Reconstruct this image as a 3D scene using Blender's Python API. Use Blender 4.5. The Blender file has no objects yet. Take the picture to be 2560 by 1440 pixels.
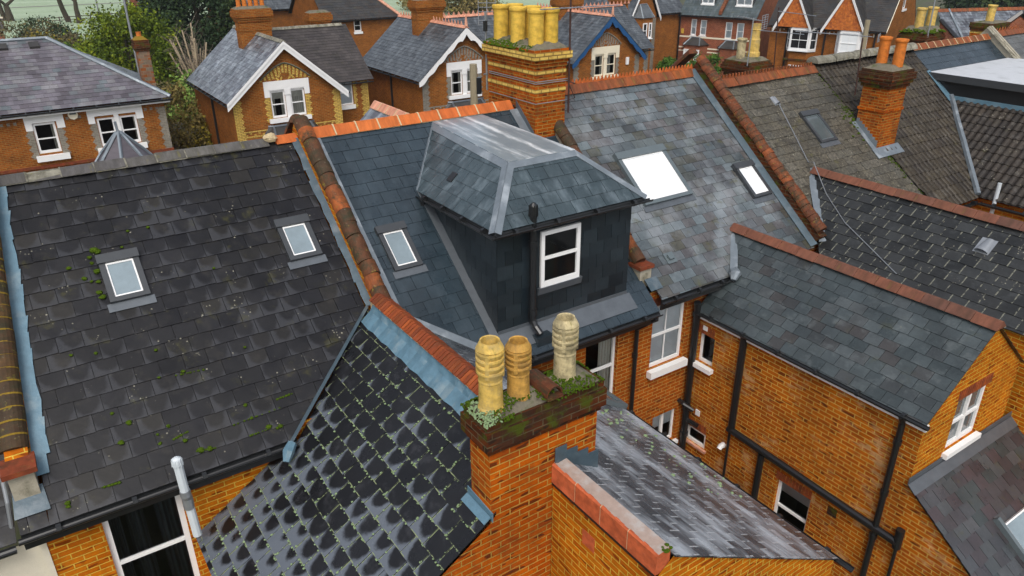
import bpy, bmesh, math, random
from math import radians, sin, cos, tan, pi
from mathutils import Vector as V, Matrix
from mathutils.geometry import delaunay_2d_cdt
scn = bpy.context.scene
COL = scn.collection
# ------------------------------------------------------------------ camera
H = 12.4
YAW, PIT, ROL, FPX = radians(33.8998), radians(25.2129), radians(-0.32267), 1879.37
fw = V((sin(YAW)*cos(PIT), cos(YAW)*cos(PIT), -sin(PIT)))
rt0 = fw.cross(V((0, 0, 1))).normalized(); up0 = rt0.cross(fw)
rt = rt0*cos(ROL)+up0*sin(ROL); up = -rt0*sin(ROL)+up0*cos(ROL)
cam = bpy.data.cameras.new('camera'); camo = bpy.data.objects.new('camera', cam); COL.objects.link(camo)
M3 = Matrix((rt, up, -fw)).transposed()
camo.matrix_world = Matrix.Translation((0, 0, H)) @ M3.to_4x4()
cam.sensor_width = 36; cam.lens = FPX/2560*36; cam.clip_start = .1; cam.clip_end = 2000
scn.camera = camo
# ------------------------------------------------------------------ light
SUN_EL, SUN_AZ = radians(52), radians(215)      # azimuth clockwise from +Y
world = bpy.data.worlds.new('World'); scn.world = world; world.use_nodes = True
wn = world.node_tree; bg = wn.nodes['Background']
sky = wn.nodes.new('ShaderNodeTexSky'); sky.sky_type = 'NISHITA'; sky.sun_disc = False
sky.sun_elevation = SUN_EL; sky.sun_rotation = SUN_AZ; sky.air_density = 1; sky.dust_density = 4; sky.ozone_density = 1
hs = wn.nodes.new('ShaderNodeHueSaturation'); hs.inputs['Saturation'].default_value = .5
wn.links.new(sky.outputs[0], hs.inputs['Color']); wn.links.new(hs.outputs[0], bg.inputs[0])
bg.inputs[1].default_value = .15
sl = bpy.data.lights.new('sun', 'SUN'); sl.energy = .8; sl.angle = radians(25); sl.color = (1, .96, .9)
so = bpy.data.objects.new('sun', sl); COL.objects.link(so)
sd = V((sin(SUN_AZ)*cos(SUN_EL), cos(SUN_AZ)*cos(SUN_EL), sin(SUN_EL)))
so.rotation_euler = sd.to_track_quat('Z', 'Y').to_euler(); so.location = (0, -20, 60)
vs = scn.view_settings; vs.view_transform = 'Standard'; vs.look = 'None'; vs.exposure = .42; vs.gamma = 1
scn.cycles.max_bounces = 6; scn.cycles.transparent_max_bounces = 8; scn.cycles.use_denoising = True
# ------------------------------------------------------------------ survey helpers: photo pixel -> point on a known plane
def ray(x, y): return rt*((x-1280)/FPX)+up*(-(y-720)/FPX)+fw
CAM = V((0, 0, H))
def onpl(p, O, n):
    d = ray(*p); return CAM+d*((V(O)-CAM).dot(n)/d.dot(n))
def onX(p, x): return onpl(p, (x, 0, 0), V((1, 0, 0)))
def onY(p, y): return onpl(p, (0, y, 0), V((0, 1, 0)))
def onZ(p, z): return onpl(p, (0, 0, z), V((0, 0, 1)))
AL = radians(38.5); TA = tan(AL); TN = V((0, -sin(AL), cos(AL)))
def TP(x, y, h=0): return V((x, y, 9.016-(13.7-y)*TA))+TN*h       # the terrace's common rear roof plane
def onT(p): return onpl(p, TP(0, 13.7), TN)
# ------------------------------------------------------------------ mesh collector
rng = random.Random(7)
class MB:
    def __init__(s): s.v = []; s.f = []; s.uv = []; s.loc = []; s.col = []; s.sm = []
    def face(s, pts, uv=None, loc=None, col=(.5, .5, 1), smooth=False):
        i = len(s.v); s.v += [tuple(p) for p in pts]; s.f.append(list(range(i, i+len(pts))))
        if uv is None:
            P = [V(p) for p in pts]; n = V((0, 0, 0))
            for a, b in zip(P, P[1:]+P[:1]): n += a.cross(b)
            n = n.normalized() if n.length > 1e-12 else V((0, 0, 1))
            t = V((-n.y, n.x, 0))
            if t.length < .02: t = V((1, 0, 0)); w = V((0, 1, 0))
            else: t.normalize(); w = n.cross(t)
            uv = [(p.dot(t), p.dot(w)) for p in P]
        s.uv.append(uv); s.loc.append(loc or [(.5, .5)]*len(pts)); s.col.append(col); s.sm.append(smooth)
    def obox(s, O, a, b, c, col=(.5, .5, 1)):
        O, a, b, c = V(O), V(a), V(b), V(c)
        if a.cross(b).dot(c) < 0: a, b = b, a
        p = [O, O+a, O+a+b, O+b, O+c, O+a+c, O+a+b+c, O+b+c]
        for q in ((3, 2, 1, 0), (4, 5, 6, 7), (0, 1, 5, 4), (1, 2, 6, 5), (2, 3, 7, 6), (3, 0, 4, 7)): s.face([p[k] for k in q], col=col)
    def box(s, x0, x1, y0, y1, z0, z1, col=(.5, .5, 1)): s.obox((x0, y0, z0), (x1-x0, 0, 0), (0, y1-y0, 0), (0, 0, z1-z0), col)
    def frustum(s, b, z0, t, z1, col=(.5, .5, 1)):     # b,t = (x0,x1,y0,y1)
        q = lambda r, z: [V((r[0], r[2], z)), V((r[1], r[2], z)), V((r[1], r[3], z)), V((r[0], r[3], z))]
        B, T = q(b, z0), q(t, z1); s.face(T, col=col); s.face(B[::-1], col=col)
        for i in range(4): j = (i+1) % 4; s.face([B[i], B[j], T[j], T[i]], col=col)
    def prism(s, pts, ext, col=(.5, .5, 1)):
        P = [V(p) for p in pts]; e = V(ext); n = V((0, 0, 0))
        for a, b in zip(P, P[1:]+P[:1]): n += a.cross(b)
        if n.dot(e) > 0: P = P[::-1]
        Q = [p+e for p in P]; s.face(P, col=col); s.face(Q[::-1], col=col)
        for i in range(len(P)): j = (i+1) % len(P); s.face([P[j], P[i], Q[i], Q[j]], col=col)
    def tube(s, path, r, n=8, col=(.5, .5, 1), cap=True):
        P = [V(p) for p in path]; R = r if isinstance(r, (list, tuple)) else [r]*len(P); rings = []
        for i, p in enumerate(P):
            d = (P[min(i+1, len(P)-1)]-P[max(i-1, 0)]).normalized()
            a = d.cross(V((0, 0, 1)) if abs(d.z) < .9 else V((1, 0, 0))).normalized(); b = d.cross(a)
            rings.append([p+(a*cos(2*pi*k/n)+b*sin(2*pi*k/n))*R[i] for k in range(n)])
        for A, B in zip(rings, rings[1:]):
            for k in range(n): j = (k+1) % n; s.face([A[k], A[j], B[j], B[k]], col=col, smooth=True)
        if cap: s.face(rings[0][::-1], col=col); s.face(rings[-1], col=col)
    def lathe(s, c, prof, n=20, col=(.5, .5, 1)):
        c = V(c); rings = [[c+V((r*cos(2*pi*k/n), r*sin(2*pi*k/n), z)) for k in range(n)] for r, z in prof]
        for (A, B, p, q) in zip(rings, rings[1:], prof, prof[1:]):
            for k in range(n):
                j = (k+1) % n; s.face([A[k], A[j], B[j], B[k]], uv=[(k/n*.8, p[1]), ((k+1)/n*.8, p[1]), ((k+1)/n*.8, q[1]), (k/n*.8, q[1])], col=col, smooth=True)
    def blob(s, c, r, sq=.6, col=(.5, .5, 1), rn=None):
        g = rn or rng; c = V(c); n, m = 6, 4; rings = []
        for i in range(1, m):
            th = pi*i/m; rings.append([c+V((sin(th)*cos(2*pi*k/n), sin(th)*sin(2*pi*k/n), sq*cos(th)))*r*g.uniform(.75, 1.2) for k in range(n)])
        t, b = c+V((0, 0, r*sq)), c-V((0, 0, r*sq))
        for k in range(n):
            j = (k+1) % n; s.face([t, rings[0][k], rings[0][j]], col=col, smooth=True); s.face([b, rings[-1][j], rings[-1][k]], col=col, smooth=True)
            for A, B in zip(rings, rings[1:]): s.face([A[k], B[k], B[j], A[j]], col=col, smooth=True)
    def build(s, name, mat, parent=None, weld=False):
        me = bpy.data.meshes.new(name); me.from_pydata(s.v, [], s.f)
        u = me.uv_layers.new(name='UVMap'); l = me.uv_layers.new(name='loc')
        u.data.foreach_set('uv', [c for f in s.uv for p in f for c in p]); l.data.foreach_set('uv', [c for f in s.loc for p in f for c in p])
        ca = me.color_attributes.new('rnd', 'FLOAT_COLOR', 'CORNER')
        ca.data.foreach_set('color', [c for f, k in zip(s.f, s.col) for _ in f for c in (*k, 1)])
        me.polygons.foreach_set('use_smooth', s.sm)
        if weld:
            bm = bmesh.new(); bm.from_mesh(me); bmesh.ops.remove_doubles(bm, verts=bm.verts, dist=1e-4); bm.to_mesh(me); bm.free()
        me.materials.append(mat); me.update()
        o = bpy.data.objects.new(name, me); COL.objects.link(o)
        if parent:
            o.parent = parent
            o.matrix_parent_inverse = Matrix.Translation(-parent.location) if parent.type == 'EMPTY' else Matrix()
        return o
def thing(name, label, cat, loc=(0, 0, 0), group=None):
    o = bpy.data.objects.new(name, None); COL.objects.link(o); o.location = loc; o.empty_display_size = .3
    o['label'] = label; o['category'] = cat
    if group: o['group'] = group
    return o
def tag(o, label, cat, group=None, kind=None):
    if label: o['label'] = label
    if cat: o['category'] = cat
    if group: o['group'] = group
    if kind: o['kind'] = kind
    return o
# ------------------------------------------------------------------ materials
class G:
    def __init__(s, name):
        s.m = bpy.data.materials.new(name); s.m.use_nodes = True; s.t = s.m.node_tree; s.b = s.t.nodes['Principled BSDF']
    def n(s, ty, ins=None, **kw):
        x = s.t.nodes.new('ShaderNode'+ty)
        for k, v in kw.items(): setattr(x, k, v)
        for k, v in (ins or {}).items(): s.set(x.inputs[k], v)
        return x
    def set(s, sock, v):
        if hasattr(v, 'is_output'): s.t.links.new(v, sock)
        elif isinstance(v, tuple) and len(v) == 3 and sock.type == 'RGBA': sock.default_value = (*v, 1)
        else: sock.default_value = v
    def p(s, **kw):
        for k, v in kw.items(): s.set(s.b.inputs[k.replace('_', ' ')], v)
    def uv(s, layer='UVMap', sc=None, off=None):
        u = s.n('UVMap', uv_map=layer).outputs[0]
        if sc: u = s.n('Mapping', {0: u, 'Scale': sc if isinstance(sc, tuple) else (sc, sc, sc), 'Location': off or (0, 0, 0)}).outputs[0]
        return u
    def noise(s, vec, scale, detail=3, rough=.6): return s.n('TexNoise', {'Vector': vec, 'Scale': scale, 'Detail': detail, 'Roughness': rough}).outputs[0]
    def math(s, op, a, b=0., c=None, clamp=False):
        x = s.n('Math', {0: a, 1: b}, operation=op, use_clamp=clamp)
        if c is not None: s.set(x.inputs[2], c)
        return x.outputs[0]
    def step(s, v, a, b, lo=0., hi=1.): return s.n('MapRange', {0: v, 1: a, 2: b, 3: lo, 4: hi}, interpolation_type='SMOOTHSTEP').outputs[0]
    def mix(s, f, a, b, blend='MIX'):
        x = s.n('Mix', data_type='RGBA', blend_type=blend)
        s.set(x.inputs[0], f); s.set(x.inputs[6], a); s.set(x.inputs[7], b); return x.outputs[2]
    def ramp(s, f, cols, interp='LINEAR'):
        r = s.n('ValToRGB', {0: f}); e = r.color_ramp; e.interpolation = interp
        for i, c in enumerate(cols):
            pos = i/max(1, len(cols)-1) if interp == 'LINEAR' else i/len(cols)
            if i < 2: k = e.elements[i]; k.position = pos
            else: k = e.elements.new(pos)
            k.color = (*c, 1)
        return r.outputs[0]
    def bump(s, h, dist=.01, strength=.6): s.p(Normal=s.n('Bump', {'Height': h, 'Distance': dist, 'Strength': strength}).outputs[0])
    def rnd(s): return s.n('SeparateColor', {0: s.n('VertexColor', layer_name='rnd').outputs[0]}).outputs
    def gray(s, v): return s.n('CombineColor', {0: v, 1: v, 2: v}).outputs[0]
def mul(c, k): return tuple(x*k for x in c)
def simple(name, col, rough=.6, spec=.5, metal=0, var=.25, scale=6, bump=0, dirt=None):
    g = G(name); u = g.uv(); n = g.noise(u, scale, 4)
    c = g.mix(n, mul(col, 1-var), mul(col, 1+var))
    if dirt: c = g.mix(g.step(g.noise(u, scale*.37, 5), .5, .72), c, dirt)
    g.p(Base_Color=c, Roughness=rough, Metallic=metal, Specular_IOR_Level=spec)
    if bump: g.bump(g.noise(u, scale*4, 4), bump, .6)
    return g.m
def brick(name, cols, mortar, bw=.225, bh=.075, ms=.012, soot=0, pale=0, palec=(.5, .33, .18), rough=.8, moss=0, drk=.75):
    g = G(name); u = g.uv()
    b = g.n('TexBrick', {'Vector': u, 'Color1': cols[0], 'Color2': cols[1], 'Mortar': mortar, 'Scale': 1., 'Mortar Size': ms, 'Mortar Smooth': .15, 'Bias': 0., 'Brick Width': bw, 'Row Height': bh})
    b.offset = .5
    n1 = g.noise(u, 1.1, 5); n2 = g.noise(u, 9, 3); n3 = g.noise(g.uv(sc=(1/bw, 1/bh, 1)), .9, 1)
    c = b.outputs[0]
    if len(cols) > 2: c = g.mix(g.math('MULTIPLY', g.step(n3, .6, .66), g.math('SUBTRACT', 1., b.outputs[1])), c, cols[2])
    if pale: c = g.mix(g.math('MULTIPLY', g.step(g.noise(u, 1.6, 6, .65), .6-.1*pale, .68), g.step(n3, .44, .52)), c, palec)
    c = g.mix(g.step(n1, .3, .7), g.mix(1., c, (drk, drk, drk), 'MULTIPLY'), c)
    c = g.mix(1., c, g.gray(g.step(n2, .2, .8, .86, 1.14)), 'MULTIPLY')
    if soot: c = g.mix(g.math('MULTIPLY', g.step(g.noise(u, 1.7, 6, .7), .42, .66), soot), c, (.035, .022, .015))
    if moss: c = g.mix(g.math('MULTIPLY', g.step(g.noise(u, 2.6, 6, .7), .5, .64), moss), c, (.055, .075, .008))
    g.p(Base_Color=c, Roughness=rough, Specular_IOR_Level=.06)
    g.bump(g.math('ADD', g.math('MULTIPLY', b.outputs[1], -1.), g.math('MULTIPLY', n2, .35)), .012, .7)
    return g.m
def slatem(name, cols, rough=(.32, .6), spec=.5, lich=0, moss=0, dome=0, domec=(.12, .13, .15), edge=0, edgec=(.3, .33, .2), streak=0, streakc=(.4, .44, .48), patch=.35, blotch=0, blotchc=(.1, .1, .11), stagger=.18, domeb=.5, side=0, ssc=(2.2, .55, 1), sthr=(.46, .72), grad=None):
    g = G(name); u = g.uv(); r, r2, bb = g.rnd()[:3]; l = g.n('SeparateXYZ', {0: g.uv('loc')}).outputs
    big = g.noise(u, .9, 4); fine = g.noise(u, 14, 5, .7)
    c = g.ramp(r, cols)
    c = g.mix(1., c, g.gray(g.step(big, .25, .75, 1-patch, 1+patch)), 'MULTIPLY')
    c = g.mix(1., c, g.gray(g.step(fine, .2, .8, 1-stagger, 1+stagger)), 'MULTIPLY')
    rgh = g.step(g.noise(u, 2.2, 4), .3, .7, rough[0], rough[1])
    if blotch: c = g.mix(g.math('MULTIPLY', g.step(g.noise(u, 3.1, 5, .7), .52, .68), blotch), c, blotchc)
    if dome:
        ex = g.math('MULTIPLY', g.math('SUBTRACT', l[0], g.math('ADD', .44, g.math('MULTIPLY', r2, .16))), 2.25); ey = g.math('MULTIPLY', g.math('SUBTRACT', l[1], .95), 1.15)
        d = g.math('SUBTRACT', g.math('SQRT', g.math('ADD', g.math('MULTIPLY', ex, ex), g.math('MULTIPLY', ey, ey))), .95)
        d = g.math('ADD', d, g.math('MULTIPLY', g.math('SUBTRACT', g.noise(u, 11, 5, .75), .5), .55))
        d = g.math('ADD', d, g.math('MULTIPLY', g.math('SUBTRACT', g.noise(u, .75, 4), domeb), 2.6 if dome < .9 else 2.2))
        d = g.math('ADD', d, g.math('MULTIPLY', g.math('SUBTRACT', r, .5), .5))
        if grad: d = g.math('ADD', d, g.math('MULTIPLY', g.math('SUBTRACT', grad[1], g.n('SeparateXYZ', {0: u}).outputs[1]), grad[0]))
        k = g.math('MULTIPLY', g.step(d, -.14, .24), dome, clamp=True)
        c = g.mix(k, c, domec); rgh = g.math('SUBTRACT', rgh, g.math('MULTIPLY', k, .12))
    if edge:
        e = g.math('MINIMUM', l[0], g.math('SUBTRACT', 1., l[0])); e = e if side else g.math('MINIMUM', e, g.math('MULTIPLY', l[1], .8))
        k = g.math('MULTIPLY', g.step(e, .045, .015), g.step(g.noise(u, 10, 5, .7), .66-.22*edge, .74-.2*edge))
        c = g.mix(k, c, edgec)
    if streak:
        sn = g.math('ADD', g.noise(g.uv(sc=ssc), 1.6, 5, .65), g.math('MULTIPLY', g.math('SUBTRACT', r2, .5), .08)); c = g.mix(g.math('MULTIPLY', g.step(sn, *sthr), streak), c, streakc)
    if moss: c = g.mix(g.math('MULTIPLY', g.step(g.noise(u, 2.4, 6, .7), .57, .7), moss), c, (.075, .07, .012))
    if lich:
        vo = g.n('TexVoronoi', {'Vector': u, 'Scale': 17.}).outputs[0]
        k = g.math('MULTIPLY', g.step(g.math('ADD', vo, g.math('MULTIPLY', g.noise(u, 45, 3), .3)), .42, .3), g.step(g.noise(u, 2.3, 5, .7), .7-.16*lich, .76-.16*lich))
        c = g.mix(g.math('MULTIPLY', k, .7), c, (.36, .34, .26))
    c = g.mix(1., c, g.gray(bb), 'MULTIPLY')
    g.p(Base_Color=c, Roughness=rgh, Specular_IOR_Level=spec)
    g.bump(g.math('ADD', fine, g.math('MULTIPLY', big, 2.)), .004, .5)
    return g.m
M = {}
OR1, OR2 = (.46, .108, .008), (.33, .066, .005)
M['brick'] = brick('orange brick', (OR1, OR2, (.2, .05, .01)), (.5, .3, .08), soot=.2, bw=.275, bh=.089, ms=.0085)
M['brick_gold'] = brick('golden brick', ((.56, .165, .006), (.45, .108, .004), (.24, .05, .004)), (.62, .4, .06), soot=.15, drk=.7, bw=.275, bh=.089, ms=.0085)
M['brick_old'] = brick('weathered brick', ((.52, .14, .006), (.36, .08, .005), (.17, .038, .006)), (.6, .4, .09), pale=1., palec=(.56, .32, .14), soot=.3, bw=.275, bh=.089, ms=.0085)
M['brick_dark'] = brick('sooty brick', ((.13, .032, .008), (.06, .018, .007), (.03, .015, .009)), (.12, .09, .05), soot=.75, moss=.85, bw=.275, bh=.089, ms=.0085)
M['brick_chim'] = brick('chimney brick', ((.5, .108, .004), (.36, .066, .004), (.14, .03, .006)), (.45, .27, .06), soot=.35, bw=.275, bh=.089, ms=.0085)
M['brick_big'] = brick('big stack brick', ((.46, .1, .006), (.33, .064, .005), (.13, .03, .006)), (.4, .22, .05), soot=.45, bw=.25, bh=.075, ms=.009)
M['brick_far'] = brick('red brick far', ((.35, .095, .011), (.24, .056, .007), (.16, .038, .007)), (.3, .16, .05), soot=.2, ms=.014)
M['brick_far_b'] = brick('plum brick far', ((.33, .085, .04), (.23, .05, .025), (.16, .04, .02)), (.36, .2, .12), soot=.1)
M['brick_cream'] = brick('cream brick', ((.74, .52, .13), (.66, .43, .1), (.55, .34, .08)), (.25, .16, .05), soot=.1)
M['brick_grey'] = brick('grey quoin brick', ((.24, .22, .18), (.19, .17, .14), (.28, .25, .2)), (.3, .27, .22))
M['dark'] = simple('dark void', (.012, .012, .012), .9)
M['lead'] = simple('lead sheet', (.11, .125, .14), .42, .5, .35, .3, 5, .003)
M['lead_blue'] = simple('painted lead', (.1, .19, .25), .42, .5, .1, .4, 7, .006, dirt=(.2, .27, .3))
M['lead_dull'] = simple('dull blue lead', (.062, .095, .118), .45, .5, .2, .4, 6, .006, dirt=(.13, .16, .18))
M['lead_new'] = simple('new lead', (.17, .2, .225), .42, .5, .3, .35, 4, .003, dirt=(.36, .4, .43))
M['black'] = simple('black plastic', (.011, .012, .013), .32, .5)
M['white'] = simple('white paint', (.78, .78, .77), .45, .4, 0, .06, 3)
M['cream'] = simple('cream paint', (.75, .68, .52), .5, .4, 0, .08, 3)
M['blue'] = simple('blue paint', (.012, .07, .19), .5, .4, 0, .12, 3)
M['stone'] = simple('stone coping', (.34, .31, .24), .85, .3, 0, .3, 8, .01, dirt=(.12, .11, .07))
M['mortar'] = simple('sand mortar', (.5, .4, .24), .9, .2, 0, .2, 9, .004)
M['concrete'] = simple('mossy cement', (.15, .135, .1), .9, .2, 0, .4, 9, .02, dirt=(.04, .065, .006))
M['moss'] = simple('green moss', (.05, .085, .005), .95, .1, 0, .5, 14, .02)
M['moss_pale'] = simple('pale lichen', (.22, .3, .16), .95, .1, 0, .4, 22, .015, dirt=(.1, .16, .03))
M['render'] = simple('cream render', (.62, .58, .47), .9, .2, 0, .08, 12, .006)
M['clad'] = simple('anthracite cladding', (.05, .055, .06), .4, .5, .2, .2, 4)
M['clad_grey'] = simple('grey aluminium', (.13, .16, .17), .4, .5, .3, .15, 4)
M['blind'] = simple('pale blind', (.74, .77, .78), .25, .5, 0, .03, 3)
M['grp'] = simple('white flat roof', (.5, .52, .54), .5, .4, 0, .12, 5, .004, dirt=(.4, .42, .43))
M['steel'] = simple('galvanised steel', (.32, .34, .36), .4, .5, .6, .15, 6)
M['mast'] = simple('brown mast paint', (.06, .03, .025), .5, .4, .3, .2, 6)
M['wood'] = simple('weathered wood', (.27, .23, .15), .85, .2, 0, .3, 5, .004)
M['pvc'] = simple('white plastic', (.55, .6, .63), .4, .5, 0, .1, 5)
def claym(name, a, b, c, moss=0, lich=0, dk=(.03, .027, .012)):
    g = G(name); u = g.uv(); r, r2, bb = g.rnd()[:3]
    x = g.ramp(r, (a, b, c)); x = g.mix(1., x, g.gray(g.step(g.noise(u, 7, 5), .25, .75, .65, 1.25)), 'MULTIPLY')
    if moss:
        x = g.mix(g.math('MULTIPLY', g.step(g.noise(u, 3.3, 6, .75), .44, .62), moss), x, dk)
        x = g.mix(g.math('MULTIPLY', g.step(g.noise(u, 5.7, 5, .7), .58, .68), moss), x, (.16, .14, .02))
    if lich: x = g.mix(g.math('MULTIPLY', g.step(g.noise(u, 11, 5, .8), .6, .68), lich), x, (.42, .4, .3))
    g.p(Base_Color=x, Roughness=.72, Specular_IOR_Level=.3); g.bump(g.noise(u, 30, 4), .004, .6); return g.m
M['ridge_new'] = claym('new clay ridge', (.45, .105, .022), (.5, .13, .028), (.4, .085, .018))
M['ridge_pink'] = claym('pale clay ridge', (.55, .24, .15), (.6, .3, .2), (.5, .2, .12))
M['ridge_old'] = claym('old clay ridge', (.27, .07, .018), (.2, .058, .022), (.33, .085, .018), .55, .15)
M['ridge_brown'] = claym('brown clay ridge', (.14, .055, .032), (.18, .066, .038), (.115, .052, .036), .2)
M['ridge_grey'] = claym('grey ridge', (.1, .095, .09), (.085, .08, .08), (.12, .115, .1), .4, .25)
M['ridge_crust'] = claym('lichen ridge', (.25, .24, .19), (.2, .19, .15), (.3, .28, .22), .6, .7)
M['coping_moss'] = claym('mossy half round', (.34, .085, .016), (.1, .036, .014), (.05, .028, .014), .95, .3)
M['coping_red'] = claym('red half round', (.17, .045, .012), (.1, .03, .011), (.22, .058, .015), .85, .3)
M['coping_brick'] = claym('brick on edge', (.3, .062, .014), (.19, .04, .014), (.36, .08, .016), .4, .12)
M['coping_yellow'] = claym('yellowed coping', (.075, .035, .014), (.045, .027, .013), (.1, .05, .015), .85, .2)
M['lichen_yellow'] = simple('yellow lichen', (.2, .13, .02), .95, .1, 0, .5, 30)
M['terra'] = claym('red terracotta', (.5, .11, .04), (.46, .1, .035), (.54, .13, .05), 0, .25)
M['pot_yellow'] = claym('buff pot', (.6, .4, .09), (.56, .38, .1), (.63, .43, .1), .5, .1, (.26, .22, .13))
M['pot_gold'] = claym('yellow pot', (.62, .4, .05), (.6, .38, .05), (.65, .42, .06), .15, .1, (.42, .29, .08))
M['pot_orange'] = claym('orange pot', (.5, .26, .05), (.48, .25, .05), (.5, .28, .06), .6, .1, (.16, .1, .04))
M['pot_cream'] = claym('cream pot', (.5, .42, .24), (.48, .4, .22), (.52, .44, .26), .7, .1, (.09, .08, .05))
M['pot_red'] = claym('red pot', (.55, .16, .02), (.52, .15, .02), (.56, .17, .025), .08)
M['tilehang'] = claym('hanging tiles', (.45, .12, .02), (.55, .17, .03), (.33, .08, .02))
M['s_A'] = slatem('dark old slate', ((.0045, .0045, .006), (.009, .009, .011), (.0065, .0065, .008), (.016, .0145, .0125)), (.3, .55), .32, lich=.8, moss=.35, dome=.6, domec=(.045, .047, .053), domeb=.56, blotch=.45, blotchc=(.03, .027, .023), edge=.25, edgec=(.05, .048, .04))
M['s_Aw'] = slatem('spotted slate', ((.006, .006, .007), (.01, .01, .0115), (.008, .008, .0092)), (.24, .42), .42, dome=.95, domec=(.11, .126, .15), domeb=.5, grad=(.28, 1.9), edge=.9, edgec=(.22, .26, .13), blotch=.15)
M['s_B'] = slatem('new blue slate', ((.02, .033, .043), (.026, .04, .051), (.017, .028, .037)), (.24, .4), .5, patch=.25, streak=.14, streakc=(.12, .16, .19))
M['s_Bd'] = slatem('new slate dormer roof', ((.035, .053, .062), (.043, .062, .071), (.03, .046, .054)), (.24, .4), .5, patch=.2, streak=.4, streakc=(.22, .275, .31), ssc=(2.0, .8, 1), sthr=(.46, .74))
M['s_Bh'] = slatem('hung slate', ((.0045, .009, .013), (.0175, .0265, .033), (.008, .014, .019)), (.28, .42), .45, patch=.3, blotch=.12, blotchc=(.03, .03, .033))
M['s_Bw'] = slatem('shiny slate', ((.05, .052, .058), (.075, .078, .086), (.038, .038, .043)), (.14, .34), .75, streak=.95, streakc=(.46, .5, .54), ssc=(.28, .8, 1), sthr=(.42, .66), edge=1.2, side=1, edgec=(.6, .62, .63), patch=.3)  # pale streak bands paint the roof's glare into the colour
M['s_C'] = slatem('mixed grey slate', ((.05, .061, .066), (.078, .096, .104), (.062, .057, .059), (.105, .132, .144), (.055, .054, .04), (.085, .08, .081), (.042, .048, .05)), (.22, .45), .55, moss=.55, streak=.6, streakc=(.25, .275, .295), ssc=(.6, .45, 1), sthr=(.44, .7), lich=.12)  # streak patches put the slope's sheen into the slate colour
M['s_Cw'] = slatem('green grey slate', ((.026, .035, .037), (.043, .055, .059), (.037, .048, .05), (.055, .068, .072), (.036, .033, .032), (.032, .042, .045)), (.26, .45), .55, moss=.2, blotch=.4, blotchc=(.12, .137, .14), lich=.2)
M['s_Dw'] = slatem('mossy dark slate', ((.012, .013, .013), (.02, .021, .021), (.028, .03, .03)), (.3, .5), .45, edge=1.05, side=1, edgec=(.26, .26, .2), lich=.9, blotch=.45, blotchc=(.055, .06, .061))
M['s_D'] = slatem('concrete tile', ((.052, .046, .034), (.08, .071, .052), (.062, .058, .046), (.095, .086, .067)), (.5, .75), .35, lich=1.1, moss=.6, blotch=.85, blotchc=(.03, .026, .02), stagger=.75, edge=.5, edgec=(.03, .028, .02))
M['s_L'] = slatem('purple slate', ((.036, .03, .034), (.048, .053, .058), (.05, .038, .042), (.034, .044, .046), (.068, .07, .074)), (.26, .45), .55, moss=.3, edge=.35, edgec=(.1, .08, .045))
M['s_F'] = slatem('grey slate', ((.07, .073, .073), (.1, .104, .104), (.085, .085, .08)), (.4, .6), .4, lich=.6, moss=.3)
M['pan'] = slatem('brown pantile', ((.026, .02, .013), (.04, .031, .019), (.02, .015, .011)), (.5, .75), .35, lich=.7, moss=.3, blotch=.4, blotchc=(.1, .093, .078), stagger=.45)
M['pan_dark'] = slatem('dark pantile', ((.017, .013, .01), (.027, .02, .014), (.034, .027, .02)), (.4, .7), .4, lich=1.1, moss=.35, blotch=.5, blotchc=(.09, .085, .078), stagger=.45)
M['s_H1'] = slatem('purple grey slate', ((.105, .095, .112), (.14, .13, .148), (.08, .069, .08), (.165, .16, .168), (.1, .12, .13)), (.28, .45), .55, patch=.35, blotch=.4, blotchc=(.055, .042, .049))
M['s_H2'] = slatem('frosted slate', ((.075, .083, .1), (.13, .147, .165), (.058, .058, .07), (.18, .2, .22)), (.26, .45), .55, streak=.6, streakc=(.36, .4, .44), patch=.5)
M['s_H2d'] = slatem('dark brown slate', ((.043, .037, .036), (.058, .05, .047), (.033, .028, .028)), (.5, .7), .4, lich=.5, moss=.3)
M['s_H3'] = slatem('grey far slate', ((.05, .058, .066), (.075, .084, .092), (.037, .042, .048)), (.28, .45), .5, streak=.4, streakc=(.22, .25, .27))
M['s_H6'] = slatem('blue green slate', ((.045, .065, .072), (.068, .088, .092), (.052, .068, .068)), (.3, .5), .5, moss=.6, streak=.15)
M['s_H7'] = slatem('dark plain tile', ((.025, .026, .028), (.036, .034, .032), (.034, .026, .021)), (.4, .6), .45, moss=.45)
def glassm():
    g = G('window glass'); o = g.t.nodes['Material Output']
    tr = g.n('BsdfTransparent', {0: (.72, .75, .77)}); gl = g.n('BsdfGlossy', {0: (1., 1., 1.), 'Roughness': .03})
    mx = g.n('MixShader', {0: g.n('Fresnel', {0: 1.32}).outputs[0], 1: tr.outputs[0], 2: gl.outputs[0]})
    g.t.links.new(mx.outputs[0], o.inputs[0]); return g.m
M['glass'] = glassm()
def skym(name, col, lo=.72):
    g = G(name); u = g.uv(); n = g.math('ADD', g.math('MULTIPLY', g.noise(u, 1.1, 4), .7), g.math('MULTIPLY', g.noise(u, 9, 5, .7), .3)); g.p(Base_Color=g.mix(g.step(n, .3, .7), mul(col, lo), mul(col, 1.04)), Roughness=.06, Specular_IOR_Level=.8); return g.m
M['sky_reflect_white'] = skym('white rooflight', (.78, .82, .84), .94); M['sky_blue'] = skym('pale rooflight', (.22, .28, .31)); M['sky_dark'] = skym('dull rooflight', (.1, .12, .125))  # white pane colour holds the bright sky reflection
def curtm():
    g = G('curtain cloth'); u = g.uv(); w = g.n('TexWave', {'Vector': u, 'Scale': 5., 'Distortion': 1.5}).outputs[1]
    g.p(Base_Color=g.mix(w, (.34, .31, .24), (.66, .64, .56)), Roughness=.9); return g.m
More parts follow.
